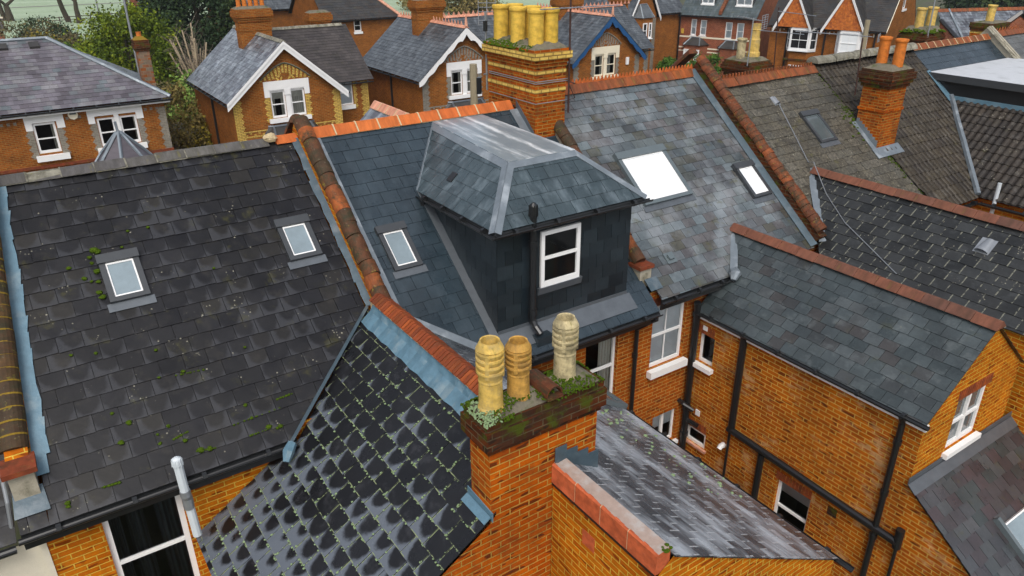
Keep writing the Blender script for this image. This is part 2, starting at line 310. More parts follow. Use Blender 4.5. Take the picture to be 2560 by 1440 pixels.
M['curtain'] = curtm(); M['dark_backing'] = simple('dark backing', (.035, .03, .026), .9); M['pane_dark'] = skym('dark pane', (.018, .02, .022))
def curtd():
    g = G('dark curtain'); u = g.uv(); w = g.n('TexWave', {'Vector': u, 'Scale': 3., 'Distortion': 2.}).outputs[1]
    g.p(Base_Color=g.mix(w, (.005, .005, .006), (.026, .032, .038)), Roughness=.8); return g.m
M['curtain_dark'] = curtd()
def leafm(name, a, b, c):
    g = G(name); r = g.rnd()[0]
    g.p(Base_Color=g.ramp(r, (a, b, c)), Roughness=.75, Specular_IOR_Level=.2); return g.m
M['leaf_green'] = leafm('evergreen leaf', (.035, .06, .006), (.11, .16, .008), (.23, .26, .012))
M['leaf_dark'] = leafm('conifer leaf', (.012, .028, .012), (.025, .05, .018), (.05, .075, .02))
M['leaf_bright'] = leafm('bright leaf', (.09, .16, .02), (.16, .26, .05), (.24, .36, .09))
M['leaf_brown'] = leafm('winter hedge', (.13, .1, .03), (.22, .17, .055), (.12, .12, .018))
M['leaf_olive'] = leafm('olive scrub', (.07, .06, .03), (.13, .11, .045), (.06, .075, .03))
M['leaf_yellow'] = leafm('yellow shrub', (.16, .13, .015), (.26, .2, .02), (.1, .1, .02))
M['leaf_hedge'] = leafm('hedge leaf', (.03, .075, .008), (.06, .13, .015), (.09, .17, .02))
M['twig'] = leafm('grey twig', (.12, .095, .07), (.16, .13, .1), (.1, .08, .07))
M['bark'] = simple('bark', (.055, .045, .03), .9, .2, 0, .4, 3, .02)
M['bark_pale'] = simple('pale cut wood', (.42, .34, .23), .85, .2, 0, .25, 5)
# ------------------------------------------------------------------ shape helpers
def clip(poly, conv):
    out = poly
    for i in range(len(conv)):
        a, b = conv[i], conv[(i+1) % len(conv)]; res = []
        if not out: return out
        sd_ = lambda p: (b[0]-a[0])*(p[1]-a[1])-(b[1]-a[1])*(p[0]-a[0])
        for j in range(len(out)):
            p, q = out[j], out[(j+1) % len(out)]; s0, s1 = sd_(p), sd_(q)
            if s0 >= 0: res.append(p)
            if (s0 >= 0) != (s1 >= 0): t = s0/(s0-s1); res.append((p[0]+(q[0]-p[0])*t, p[1]+(q[1]-p[1])*t))
        out = res
    return out
def slates(parent, name, mat, org, u, v, polys, w, g, t=.008, jit=.004, prof=None, seed=1, phase=0., gap=.0025):
    """courses of single slates cut to convex polygons given as world points; prof = roll profile [(frac, height)]"""
    r = random.Random(seed); org, u, v = V(org), V(u).normalized(), V(v).normalized(); n = u.cross(v); mb = MB()
    P3 = lambda a, b, h: org+u*a+v*b+n*h
    for poly in polys:
        pl = [((V(p)-org).dot(u), (V(p)-org).dot(v)) for p in poly]
        if sum(a[0]*b[1]-a[1]*b[0] for a, b in zip(pl, pl[1:]+pl[:1])) < 0: pl = pl[::-1]
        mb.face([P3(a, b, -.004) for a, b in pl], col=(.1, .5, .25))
        a0, a1 = min(p[0] for p in pl), max(p[0] for p in pl); b0, b1 = min(p[1] for p in pl), max(p[1] for p in pl)
        for k in range(math.floor(b0/g)-1, math.floor(b1/g)+1):
            off = ((.5*w if k % 2 else 0) if not prof else 0)+phase
            for i in range(math.floor((a0-off)/w)-1, math.floor((a1-off)/w)+1):
                rr = random.Random(hash((seed, k, i))); A0 = off+i*w+gap; A1 = A0+w-2*gap
                dj = rr.uniform(-jit, jit); B0, B1 = k*g+dj, (k+1)*g+.03; sk = rr.uniform(-jit, jit)*1.2; lift = rr.uniform(0, jit*.5)
                col = (rr.random(), rr.random(), 1)
                if prof: st = [(prof[q][0], prof[q+1][0]) for q in range(len(prof)-1)]
                else: st = [(0, 1)]
                for f0, f1 in st:
                    e0, e1 = A0+(A1-A0)*f0, A0+(A1-A0)*f1
                    q = clip([(e0, B0-sk*(1-2*f0)), (e1, B0+sk*(2*f1-1)), (e1, B1), (e0, B1)], pl)
                    if len(q) < 3: continue
                    def hh(a, b):
                        h = t*(2-(b-B0)/(B1-B0)*1.25)+lift
                        if prof:
                            f = (a-A0)/(A1-A0)
                            for (x0, h0), (x1, h1) in zip(prof, prof[1:]):
                                if f <= x1+1e-6: h += h0+(h1-h0)*(f-x0)/(x1-x0); break
                        return h
                    top = [P3(a, b, hh(a, b)) for a, b in q]
                    lc = [((a-A0)/w, (b-B0)/g) for a, b in q]; du = rr.random()*0
                    mb.face(top, uv=[(a+du, b) for a, b in q], loc=lc, col=col, smooth=bool(prof))
                    for j in range(len(q)):
                        m = (j+1) % len(q); (xa, ya), (xb, yb) = q[j], q[m]
                        bottom = abs(ya-B0) < jit*3+.006 and abs(yb-B0) < jit*3+.006
                        if prof and not bottom: continue
                        lo0, lo1 = P3(xa, ya, hh(xa, ya)-t), P3(xb, yb, hh(xb, yb)-t)
                        mb.face([top[m], top[j], lo0, lo1], uv=[(xb, yb), (xa, ya), (xa, ya), (xb, yb)], loc=[(.5, .5)]*4, col=(col[0], col[1], .45))  # side faces coloured darker than the slate, as painted edge shading
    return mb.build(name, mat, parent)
def Tsl(parent, mat, polys, w, g, name='roof', seed=1, **k):
    return slates(parent, name, mat, TP(0, 9.42), (1, 0, 0), (0, cos(AL), sin(AL)), [[TP(x, y) for x, y in p] for p in polys], w, g, seed=seed, **k)
ROLL = [(0, .0), (.15, .024), (.32, .032), (.5, .024), (.65, .002), (.85, -.004), (1, 0)]
ROUND = lambda r, n=8, sq=1.: [(r*cos(pi*k/n), r*sq*sin(pi*k/n)) for k in range(n+1)]
ANG = lambda w, h: [(w, -h), (w*.95, -h+.015), (w*.2, .0), (0, .012), (-w*.2, .0), (-w*.95, -h+.015), (-w, -h)]
def ridge(parent, name, mat, p0, p1, seg, prof, gap=.008, mort=None, seed=3, jit=.004, side=None, collar=.012):
    r = random.Random(seed); p0, p1 = V(p0), V(p1); d = p1-p0; L = d.length; d.normalize()
    s = side or d.cross(V((0, 0, 1))).normalized(); w = s.cross(d)
    n = max(1, round(L/seg)); sg = L/n; mb = MB(); mm = MB(); m = len(prof)
    for i in range(n):
        o = s*r.uniform(-jit, jit)+w*r.uniform(-jit, jit); tw = r.uniform(-jit, jit)*2; col = (r.random(), r.random(), 1)
        A = [p0+d*(i*sg+gap/2)+s*x+w*y+o for x, y in prof]; B = [p0+d*((i+1)*sg-gap/2)+s*x+w*(y+tw*x)+o for x, y in prof]
        for k in range(m-1): mb.face([A[k], A[k+1], B[k+1], B[k]], col=col, smooth=m > 8, uv=[(k*.05, i*sg+7*i*0), ((k+1)*.05, i*sg), ((k+1)*.05, (i+1)*sg), (k*.05, (i+1)*sg)])
        mb.face(A[::-1], col=col); mb.face(B, col=col); mb.face([A[-1], A[0], B[0], B[-1]], col=col)
        if mort and i:
            c = p0+d*(i*sg); q = [(x*(1+collar/max(.05, abs(prof[0][0]))), y+collar*.6) for x, y in prof]
            C0 = [c-d*.013+s*x+w*y for x, y in q]; C1 = [c+d*.013+s*x+w*y for x, y in q]
            for k in range(m-1): mm.face([C0[k], C0[k+1], C1[k+1], C1[k]])
            mm.face(C0[::-1]); mm.face(C1)
    o = mb.build(name, mat, parent)
    if mort and mm.f:
        q = [(x*.94, y-.012) for x, y in prof]; C0 = [p0+d*.02+s*x+w*y for x, y in q]; C1 = [p1-d*.02+s*x+w*y for x, y in q]
        for k in range(m-1): mm.face([C0[k], C0[k+1], C1[k+1], C1[k]])
        mm.build('mortar_joint', mort, o)
    return o
def strip(parent, name, mat, pts, thick=.012, n=None):
    """thin sheet (flashing): polygon of world points thickened along its normal"""
    P = [V(p) for p in pts]; nn = V((0, 0, 0))
    for a, b in zip(P, P[1:]+P[:1]): nn += a.cross(b)
    nn.normalize(); mb = MB(); mb.prism(P, nn*thick); return mb.build(name, mat, parent)
class Fac:
    def __init__(s, O, n):
        s.O = V(O); s.n = V(n).normalized(); s.r = V((0, 0, 1)).cross(s.n).normalized(); s.O.z = 0
    def p(s, a, z, d=0): return s.O+s.r*a+s.n*d+V((0, 0, z))
    def px(s, x, y):
        q = onpl((x, y), s.O, s.n); return ((q-s.O).dot(s.r), q.z)
    def quad(s, pts): return [s.px(*p) for p in pts]
    def rect(s, x0, y0, x1, y1):      # photo corners top-left, bottom-right
        a, b = s.px(x0, y0), s.px(x1, y1); return (min(a[0], b[0]), max(a[0], b[0]), min(a[1], b[1]), max(a[1], b[1]))
    def rect4(s, *pts):
        q = s.quad(pts); xs = sorted(a for a, _ in q); zs = sorted(z for _, z in q)
        return ((xs[0]+xs[1])/2, (xs[2]+xs[3])/2, (zs[0]+zs[1])/2, (zs[2]+zs[3])/2)
    def box(s, mb, a0, a1, z0, z1, d0, d1, col=(.5, .5, 1)): mb.obox(s.p(a0, z0, d0), s.r*(a1-a0), V((0, 0, z1-z0)), s.n*(d1-d0), col)
def inside(p, poly):
    c = False
    for (x0, y0), (x1, y1) in zip(poly, poly[1:]+poly[:1]):
        if (y0 > p[1]) != (y1 > p[1]) and p[0] < (x1-x0)*(p[1]-y0)/(y1-y0)+x0: c = not c
    return c
def wall(mb, f, poly, holes=(), reveal=.13, d=0):
    vs = [V(p) for p in poly]; es = [(i, (i+1) % len(poly)) for i in range(len(poly))]
    for a0, a1, z0, z1 in holes:
        k = len(vs); vs += [V((a0, z0)), V((a1, z0)), V((a1, z1)), V((a0, z1))]; es += [(k+i, k+(i+1) % 4) for i in range(4)]
    ov, oe, of = delaunay_2d_cdt(vs, es, [], 0, 1e-6)[:3]
    for t in of:
        q = [ov[i] for i in t]; c = (sum(p.x for p in q)/3, sum(p.y for p in q)/3)
        if not inside(c, [tuple(p) for p in poly]) or any(a0 < c[0] < a1 and z0 < c[1] < z1 for a0, a1, z0, z1 in holes): continue
        if (q[1]-q[0]).cross(q[2]-q[0]) < 0: q = q[::-1]
        mb.face([f.p(p.x, p.y, d) for p in q])
    for a0, a1, z0, z1 in holes:
        c = [(a0, z0), (a1, z0), (a1, z1), (a0, z1)]
        for (xa, za), (xb, zb) in zip(c, c[1:]+c[:1]): mb.face([f.p(xa, za, d), f.p(xb, zb, d), f.p(xb, zb, d-reveal), f.p(xa, za, d-reveal)])
def window(parent, f, R, name='window', rec=.08, fr=.055, rail=.5, bars=(), mull=(), curt=None, blind=0, sill=.12, mat='white', sillmat='white', pane='glass', silld=.09, hbars=()):
    """sash/casement in opening R=(a0,a1,z0,z1): frame mesh with pane, sill, curtain as children"""
    a0, a1, z0, z1 = R; mb = MB(); d0, d1 = -rec-.05, -rec
    B = lambda x0, x1, y0, y1, e=0: f.box(mb, x0, x1, y0, y1, d0, d1+e)
    B(a0, a0+fr, z0, z1); B(a1-fr, a1, z0, z1); B(a0+fr, a1-fr, z1-fr, z1, .002); B(a0+fr, a1-fr, z0, z0+fr*1.3, .004)
    if rail: zr = z0+(z1-z0)*rail; B(a0+fr, a1-fr, zr-.025, zr+.025, .006)
    for m in mull: am = a0+(a1-a0)*m; B(am-.035, am+.035, z0+fr*1.3, z1-fr, .01)
    for m in bars: am = a0+(a1-a0)*m; B(am-.011, am+.011, z0+fr*1.3, z1-fr, -.012)
    for m in hbars: zm = z0+(z1-z0)*m; B(a0+fr, a1-fr, zm-.011, zm+.011, -.014)
    o = mb.build(name, M[mat], parent); par = o
    if parent.type != 'EMPTY': par = parent
    q = MB(); e = d0+.015; q.face([f.p(a0+fr*.5, z0+fr*.5, e), f.p(a1-fr*.5, z0+fr*.5, e), f.p(a1-fr*.5, z1-fr*.5, e), f.p(a0+fr*.5, z1-fr*.5, e)])
    q.build(name+'_pane' if par is not o else 'pane', M[pane], par)
    if sill: s = MB(); f.box(s, a0-.06, a1+.06, z0-sill, z0-.001, d0, silld); s.build(name+'_sill' if par is not o else 'sill', M[sillmat], par)
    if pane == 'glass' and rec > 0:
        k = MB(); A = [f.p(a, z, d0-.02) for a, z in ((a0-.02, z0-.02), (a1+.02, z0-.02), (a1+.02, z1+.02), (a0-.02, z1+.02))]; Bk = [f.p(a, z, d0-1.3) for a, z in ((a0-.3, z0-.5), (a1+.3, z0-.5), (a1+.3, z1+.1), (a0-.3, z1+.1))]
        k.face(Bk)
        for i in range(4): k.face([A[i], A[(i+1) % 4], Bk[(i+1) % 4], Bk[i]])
        k.build(name+'_dark_backing' if par is not o else 'dark_backing', M['dark_backing'], par)  # dark-coloured box added behind the glass so the opening stays dark
    if curt or blind:
        c = MB(); dd = d0-.06; w = a1-a0
        for x0, x1 in (curt or ()):
            n = 8
            for k in range(n):
                xa, xb = a0+w*(x0+(x1-x0)*k/n), a0+w*(x0+(x1-x0)*(k+1)/n); o1, o2 = (0, .03) if k % 2 else (.03, 0)
                c.face([f.p(xa, z0, dd+o1), f.p(xb, z0, dd+o2), f.p(xb, z1, dd+o2), f.p(xa, z1, dd+o1)])
        if blind: c.face([f.p(a0, z1-(z1-z0)*blind, dd+.045), f.p(a1, z1-(z1-z0)*blind, dd+.045), f.p(a1, z1, dd+.045), f.p(a0, z1, dd+.045)])
        c.build(name+'_curtain' if par is not o else 'curtain', M['blind' if blind and not curt else 'curtain'], par)
    return o
def gutter(parent, p0, p1, r=.055, name='gutter', mat='black'):
    mb = MB(); p0, p1 = V(p0), V(p1); d = (p1-p0).normalized(); s = d.cross(V((0, 0, 1))).normalized()
    A = [(r*cos(a), r*sin(a)) for a in [pi+pi*k/6 for k in range(7)]]; A += [(x*.85, y*.85+.004) for x, y in A[::-1]]
    q = lambda o: [o+s*x+V((0, 0, y)) for x, y in A]
    P, Q = q(p0), q(p1); m = len(A)
    for k in range(m): j = (k+1) % m; mb.face([P[k], P[j], Q[j], Q[k]])
    mb.face(P[::-1]); mb.face(Q); n = int((p1-p0).length/.9)
    for i in range(n+1): mb.tube([p0+(p1-p0)*((i+.5)/(n+1))-d*.03, p0+(p1-p0)*((i+.5)/(n+1))+d*.03], r*1.15, 8)
    return mb.build(name, M[mat], parent)
def pipe(parent, path, r=.05, name='downpipe', mat='black', clips=()):
    mb = MB(); mb.tube(path, r, 10)
    for q, d in clips: q = V(q); mb.tube([q-V(d)*.05, q+V(d)*.05], r*1.3, 10)
    return mb.build(name, M[mat], parent)
def pot(parent, c, h, r, mat, style='plain', name='chimney_pot', seed=0):
    rr = random.Random(seed); mb = MB(); col = (rr.random(), rr.random(), 1)
    if style == 'plain': pr = [(r*1.1, 0), (r*1.1, .06*h), (r*.96, .1*h), (r*.9, .85*h), (r*.98, .86*h), (r*.98, .9*h), (r*.92, .91*h), (r*.94, .95*h), (r*1.06, .96*h), (r*1.06, h), (r*.82, h), (r*.78, .5*h)]
    elif style == 'flare': pr = [(r*1.0, 0), (r*.98, .8*h), (r*1.02, .86*h), (r*1.18, .92*h), (r*1.2, .97*h), (r*1.14, h), (r*.95, .97*h), (r*.85, .5*h)]
    elif style == 'louvre':
        pr = [(r*1.04, 0), (r*1.05, .05*h), (r*.97, .08*h), (r*.93, .42*h), (r*.97, .44*h), (r*.93, .47*h), (r*1.0, .52*h)]
        for k in range(4): z = .52+.09*k; pr += [(r*1.02, (z+.005)*h), (r*1.13, (z+.055)*h), (r*1.11, (z+.08)*h), (r*.9, (z+.088)*h)]
        pr += [(r*1.1, .89*h), (r*.8, .985*h), (r*.78, h), (r*.7, .99*h), (r*.72, .7*h)]
    elif style == 'oct':
        pr = [(r*1.2, 0), (r*1.2, .16*h), (r*1.0, .2*h), (r*.98, .55*h), (r*.85, .58*h), (r*.82, .8*h), (r*.9, .82*h), (r*.9, .84*h), (r*.82, .86*h), (r*.86, h), (r*.68, h), (r*.66, .6*h)]
    mb.lathe(c, pr, 8 if style == 'oct' else 20, col)
    if style == 'louvre':
        for k in range(4):
            a = pi/4+k*pi/2; d = V((cos(a), sin(a), 0)); mb.obox(V(c)+d*r*.9+V((0, 0, .52*h))-V((-d.y, d.x, 0))*.022, V((-d.y, d.x, 0))*.044, d*r*.2, V((0, 0, .36*h)), col)
    return mb.build(name, M[mat], parent)
def chimney(parent, x0, x1, y0, y1, z0, z1, mat='brick_chim', steps=((.45, .03), (.36, .06), (.12, .03)), bands=(), pots=(), cap='concrete', capmat='brick_dark', name='chimney', flaunch=.12):
    """brick stack with oversailing courses (depth below top, overhang), cream band courses, flaunching and pots"""
    mb = MB(); zs = z1-steps[0][0] if steps else z1; mb.box(x0, x1, y0, y1, z0, zs); o = mb.build(name, M[mat], parent)
    if steps:
        c = MB(); ov = 0
        for i, (dz, w) in enumerate(steps):
            zt = z1-(steps[i+1][0] if i+1 < len(steps) else 0); c.box(x0-w, x1+w, y0-w, y1+w, z1-dz, zt); ov = w
        c.build('oversailing_course', M[capmat], o)
    else: ov = 0
    if bands:
        b = MB()
        for za, zb, w in bands: b.box(x0-w, x1+w, y0-w, y1+w, za, zb)
        b.build('cream_band', M['brick_cream'], o)
    f = MB(); k = ov-.03; i = min(.14, (y1-y0)*.3); f.frustum((x0-k, x1+k, y0-k, y1+k), z1+.001, (x0+i, x1-i, y0+i, y1-i), z1+flaunch); f.build('flaunching', M[cap], o)
    for j, p in enumerate(pots): pot(o, (p[0], p[1], z1+flaunch*.55), *p[2:], seed=j+int(x0*10))
    return o
def rooflight(parent, xy, h=.09, pane='sky_blue', name='skylight', frame='clad', apron='lead', fr=.085, base=TP, inner='white', hood=True):
    """roof window on the common slope: xy=(x0,x1,y0,y1)"""
    x0, x1, y0, y1 = xy; mb = MB(); n = TN
    def bar(xa, xb, ya, yb, ha, hb): mb.obox(base(xa, ya, ha), base(xb, ya, ha)-base(xa, ya, ha), base(xa, yb, ha)-base(xa, ya, ha), n*(hb-ha))
    bar(x0, x0+fr, y0, y1, 0, h); bar(x1-fr, x1, y0, y1, 0, h); bar(x0+fr, x1-fr, y0, y0+fr*.7, 0, h-.003)
    if hood: bar(x0-.015, x1+.015, y1-fr*1.3, y1+.01, 0, h+.03)
    o = mb.build(name, M[frame], parent)
    i = MB(); e = .022; a0, a1, b0, b1 = x0+fr, x1-fr, y0+fr*.7, y1-fr*1.3
    for xa, xb, ya, yb in ((a0, a0+e, b0, b1), (a1-e, a1, b0, b1), (a0+e, a1-e, b0, b0+e), (a0+e, a1-e, b1-e, b1)):
        i.obox(base(xa, ya, .03), base(xb, ya, 0)-base(xa, ya, 0), base(xa, yb, 0)-base(xa, ya, 0), n*(h-.045))
    i.build('inner_frame', M[inner], o)
    q = MB(); q.face([base(a0+e, b0+e, h-.03), base(a1-e, b0+e, h-.03), base(a1-e, b1-e, h-.03), base(a0+e, b1-e, h-.03)]); q.build('pane', M[pane], o)
    s = MB(); s.obox(base(x0-.05, y0-.11, .021), base(x1+.05, 0)-base(x0-.05, 0), base(0, y0)-base(0, y0-.11), n*.012); s.build('apron', M[apron], o)
    return o
# ================================================================== SETTING: ground and streets
def sheet(name, pts, mat, kind='structure'):
    mb = MB(); mb.face(pts); o = mb.build(name, mat); o['kind'] = kind; return o
def groundm():
    g = G('garden earth and grass'); u = g.uv(); n = g.noise(u, .25, 6, .65)
    g.p(Base_Color=g.mix(g.step(n, .4, .6), (.06, .055, .03), (.055, .07, .02)), Roughness=.95); g.bump(g.noise(u, 4, 5), .05); return g.m
def parkm():
    g = G('park grass with painted mist'); u = g.uv(); n = g.noise(g.uv(sc=(.25, 1, 1)), .12, 5, .6); w = g.noise(u, 1.5, 4)  # distance mist is painted in as pale green grass
    c = g.ramp(n, ((.2, .27, .15), (.34, .42, .29), (.24, .32, .19), (.4, .47, .36)))
    g.p(Base_Color=g.mix(1., c, g.gray(g.step(w, .2, .8, .85, 1.15)), 'MULTIPLY'), Roughness=.95); return g.m
M['asphalt'] = simple('asphalt', (.05, .05, .052), .85, .3, 0, .25, 3, .004); M['paving'] = simple('paving slabs', (.16, .15, .13), .85, .3, 0, .2, 4, .004)
sheet('ground', [(-400, -300, 0), (900, -300, 0), (900, 1200, 0), (-400, 1200, 0)], groundm())
sheet('road', [(-60, 24, .004), (46, 24, .004), (46, 31, .004), (-60, 31, .004)], M['asphalt'])
q = MB(); q.box(-60, 46, 22.4, 24, 0, .12); q.box(-60, 46, 31, 32.6, 0, .12); q.build('pavement', M['paving'])['kind'] = 'structure'
q = MB(); P0, D, E_ = V((50.5, 52, 0)), V((.31, -.95, 0)), V((.95, .31, 0))
q.face([P0+D*-30+V((0, 0, .008)), P0+D*46+V((0, 0, .008)), P0+D*46-E_*6+V((0, 0, .008)), P0+D*-30-E_*6+V((0, 0, .008))]); q.build('side_road', M['asphalt'])['kind'] = 'structure'
sheet('park_field', [(-260, 118, .012), (300, 118, .012), (420, 900, .012), (-300, 900, .012)], parkm())
sheet('park_path', [(-260, 186, .018), (300, 176, .018), (300, 178, .018), (-260, 188, .018)], M['paving'])
# ================================================================== FOREGROUND TERRACE
TER = 'houses of the near terrace'
ZE = TP(0, 9.42).z                                       # eaves height
FR = Fac((0, 9.65, 0), (0, -1, 0)); FB = Fac((0, 9.85, 0), (0, -1, 0)); FC = Fac((0, 9.85, 0), (0, -1, 0))
def front_half(root, x0, x1, mat, yr=13.7, zr=9.016):
    s = slates(root, 'front_roof', M[mat], (x0, 18.1, zr-(18.1-yr)*TA), (-1, 0, 0), (0, -cos(AL), sin(AL)), [[(x0, 18.1, zr-(18.1-yr)*TA), (x1, 18.1, zr-(18.1-yr)*TA), (x1, yr, zr), (x0, yr, zr)]], .5, .4)
    mb = MB(); wall(mb, Fac((0, 17.9, 0), (0, 1, 0)), [(-x0, 0), (-x1, 0), (-x1, zr-(17.9-yr)*TA-.02), (-x0, zr-(17.9-yr)*TA-.02)]); mb.build('front_wall', M['brick_far'], root)
def party(root, x0, x1, y0, y1, h, mat='brick', name='party_wall'):
    mb = MB(); mb.prism([TP(x0, y0, -.6), TP(x0, y1, -.6), TP(x0, y1, h), TP(x0, y0, h)], (x1-x0, 0, 0)); return mb.build(name, M[mat], root)
def eave_board(root, x0, x1, y=9.425, mat='black'): q = MB(); q.box(x0, x1, y, y+.03, TP(0, y).z-.24, TP(0, y).z-.012); q.build('eaves_board', M[mat], root)
def rseg(a, b, n): return [a+(b-a)*i/n for i in range(n+1)]
# ------------------------------------------------------------------ house A (dark mossy slate, left)
A = thing('terraced_house', 'brick terraced house with dark lichen-spotted slates, two small rooflights and a spotted rear wing', 'house', (2, 9.7, 0), TER)
Tsl(A, M['s_A'], [[(-1.1, 9.42), (-.78, 9.42), (-.78, 9.95), (-1.1, 9.95)], [(-.78, 9.42), (2.36, 9.42), (4.26, 10.78), (4.26, 13.66), (-.33, 13.66)]], .332, .2588, seed=11, t=.011, gap=.0045, jit=.006)
mb = MB(); wr = (-.24, .78, 3.25, 5.27)
wall(mb, FR, [(-.9, 0), (4.5, 0), (4.5, 5.72), (-.9, 5.72)], [wr]); mb.build('rear_wall', M['brick_gold'], A)
q = MB()
for i in range(14): a = -.26+i*.0765; FR.box(q, a, a+.066, 5.275, 5.49, -.02, .006, (rng.random(), rng.random(), 1))
q.build('window_arch', M['brick_gold'], A)
window(A, FR, wr, rail=.56, fr=.075, rec=.06, pane='glass', sill=.13)
c = MB()
for x0, x1 in ((-.2, -.02), (.05, .28), (.42, .75)):
    for k in range(6):
        a, b = x0+(x1-x0)*k/6, x0+(x1-x0)*(k+1)/6; o1, o2 = (0, .05) if k % 2 else (.05, 0); c.face([FR.p(a, 3.2, -.22+o1), FR.p(b, 3.2, -.22+o2), FR.p(b, 5.3, -.22+o2), FR.p(a, 5.3, -.22+o1)])
c.build('curtain', M['curtain_dark'], A)
gutter(A, (-1.14, 9.365, ZE-.035), (2.45, 9.365, ZE-.035), .055); eave_board(A, -1.1, 2.45)
rooflight(A, (.64, 1.2, 11.69, 12.33), pane='sky_blue'); rooflight(A, (3.38, 3.94, 11.7, 12.33), pane='sky_blue')
ridge(A, 'ridge', M['ridge_grey'], (-.42, 13.7, 9.065), (3.85, 13.72, 9.065), .46, ANG(.17, .105), mort=M['ridge_crust'], jit=.012, collar=.004)
ridge(A, 'clay_ridge', M['ridge_new'], (3.98, 13.72, 9.075), (4.42, 13.73, 9.075), .45, ANG(.17, .11))
q = MB(); [q.blob((3.9+rng.uniform(-.06, .06), 13.66+rng.uniform(-.07, .05), 9.08+rng.uniform(-.05, .03)), .09, .7) for _ in range(8)]; q.build('mortar_patch', M['mortar'], A)
party(A, 4.4, 4.66, 10.7, 13.85, .2, 'brick_gold')
ridge(A, 'coping', M['coping_moss'], TP(4.53, 10.72, .2), TP(4.53, 13.86, .2), .27, ROUND(.15, 10, 1.05), jit=.012)
ridge(A, 'front_coping', M['coping_moss'], (4.53, 13.88, 9.25), (4.53, 17.6, 6.4), .3, ROUND(.155, 8, 1.05))
q = MB(); n = 15
for i in range(n):
    y0, y1 = 10.8+2.85*i/n, 10.8+2.85*(i+1)/n; e0, e1 = 4.27+rng.uniform(-.02, .02), 4.27+rng.uniform(-.02, .02); q.prism([TP(e0, y0, .03), TP(4.41, y0, .05), TP(4.41, y1, .05), TP(e1, y1, .03)], TN*.01)
q.build('flashing', M['lead_dull'], A)
# left parapet
P1, P2 = V((-.93, 9.95, TP(0, 9.95).z)), V((-.5, 13.8, 9.1))
mb = MB(); mb.prism([P1+V((-.13, 0, -.6)), P1+V((-.13, 0, .3)), P2+V((-.13, 0, .3)), P2+V((-.13, 0, -.6))], (.26, 0, 0)); mb.build('party_wall', M['brick_gold'], A)
ridge(A, 'left_coping', M['coping_yellow'], P1+V((0, .18, .36)), P2+V((0, 0, .3)), .19, ROUND(.17, 10, .85), mort=M['lichen_yellow'], jit=.006, collar=.003)
mb = MB(); mb.box(-1.07, -.78, 9.74, 10.0, 5.75, 6.3); mb.build('kneeler', M['stone'], A)
q = MB(); q.box(-1.12, -.73, 9.66, 10.05, 6.3, 6.37); q.build('brick_cap', M['coping_brick'], A)
q = MB(); n = 18
for i in range(n):
    t0, t1 = i/n, (i+1)/n; y0, y1 = 9.95+3.67*t0, 9.95+3.67*t1; j0, j1 = rng.uniform(-.03, .02), rng.uniform(-.03, .02); q.prism([TP(-.83+.42*t0, y0, .03), TP(-.61+.38*t0+j0, y0, .03), TP(-.61+.38*t1+j1, y1, .03), TP(-.83+.42*t1, y1, .03)], TN*.012)
q.build('flashing', M['lead_blue'], A)
strip(A, 'flashing', M['lead_dull'], [TP(-1.12, 9.58, .03), TP(-.72, 9.58, .03), TP(-.74, 9.86, .03), TP(-1.08, 9.86, .03)])
front_half(A, -1, 4.5, 's_H3')
# rear wing of A
WA = radians(33.2); WO = V((4.3, 5.8, 6.69)); WN = V((-sin(WA), 0, cos(WA)))
def WP(x, y, h=0): return V((x, y, 6.69-(4.3-x)*tan(WA)))+WN*h
slates(A, 'wing_roof', M['s_Aw'], WP(.9, 9.6), (0, -1, 0), (cos(WA), 0, sin(WA)), [[WP(3.62, 5.775), WP(4.3, 6.15), WP(4.3, 10.8), WP(2.42, 9.44), WP(2.42, 5.775)], [WP(2.42, 5.775), WP(2.42, 9.6), WP(.84, 9.6), WP(.84, 5.775)]], .35, .268, seed=12, t=.01, gap=.004, jit=.006)
mb = MB(); FG = Fac((0, 5.8, 0), (0, -1, 0)); wall(mb, FG, [(.95, 0), (4.5, 0), (4.5, 6.6), (4.3, 6.6), (.95, WP(.95, 0).z-.03)])
wall(mb, Fac((.95, 0, 0), (-1, 0, 0)), [(-9.65, 0), (-5.8, 0), (-5.8, WP(.95, 0).z-.03), (-9.65, WP(.95, 0).z-.03)]); mb.build('wing_wall', M['brick_chim'], A)
q = MB()
va, vb = TP(4.27, 10.78, .02), TP(2.3, 9.36, .02)
for k in range(9):
    t0, t1 = k/9, (k+1)/9; a, b = va.lerp(vb, t0), va.lerp(vb, t1); j = rng.uniform(-.01, .01); o = V((.018, -.022, .014))
    q.face([a-o+V((0, 0, .02)), b-o+V((j, 0, .02)), b+o*.2+V((0, 0, .055)), a+o*.2+V((0, 0, .055))]); q.face([a+o*.2+V((0, 0, .055)), b+o*.2+V((0, 0, .055)), b+o+V((.02, 0, .01)), a+o+V((.02, 0, .01))])
q.build('valley', M['lead_dull'], A)
q = MB(); q.tube([vb+V((.05, -.03, .06)), vb+V((-.05, -.12, 0)), vb+V((-.12, -.2, -.1))], [.07, .09, .05], 7); q.build('valley_outlet', M['lead_blue'], A)
ridge(A, 'wing_coping', M['coping_brick'], (4.46, 6.2, 6.98), (4.46, 10.66, 6.99), .078, ANG(.17, .1), gap=.014, jit=.005)
q = MB(); q.box(4.33, 4.6, 6.2, 10.7, 6.4, 6.87); q.prism([(4.3, 6.2, 6.87), (4.62, 6.2, 6.87), (4.46, 6.2, 6.955)], (0, 4.46, 0)); q.build('party_wall', M['mortar'], A)
q = MB(); n = 26
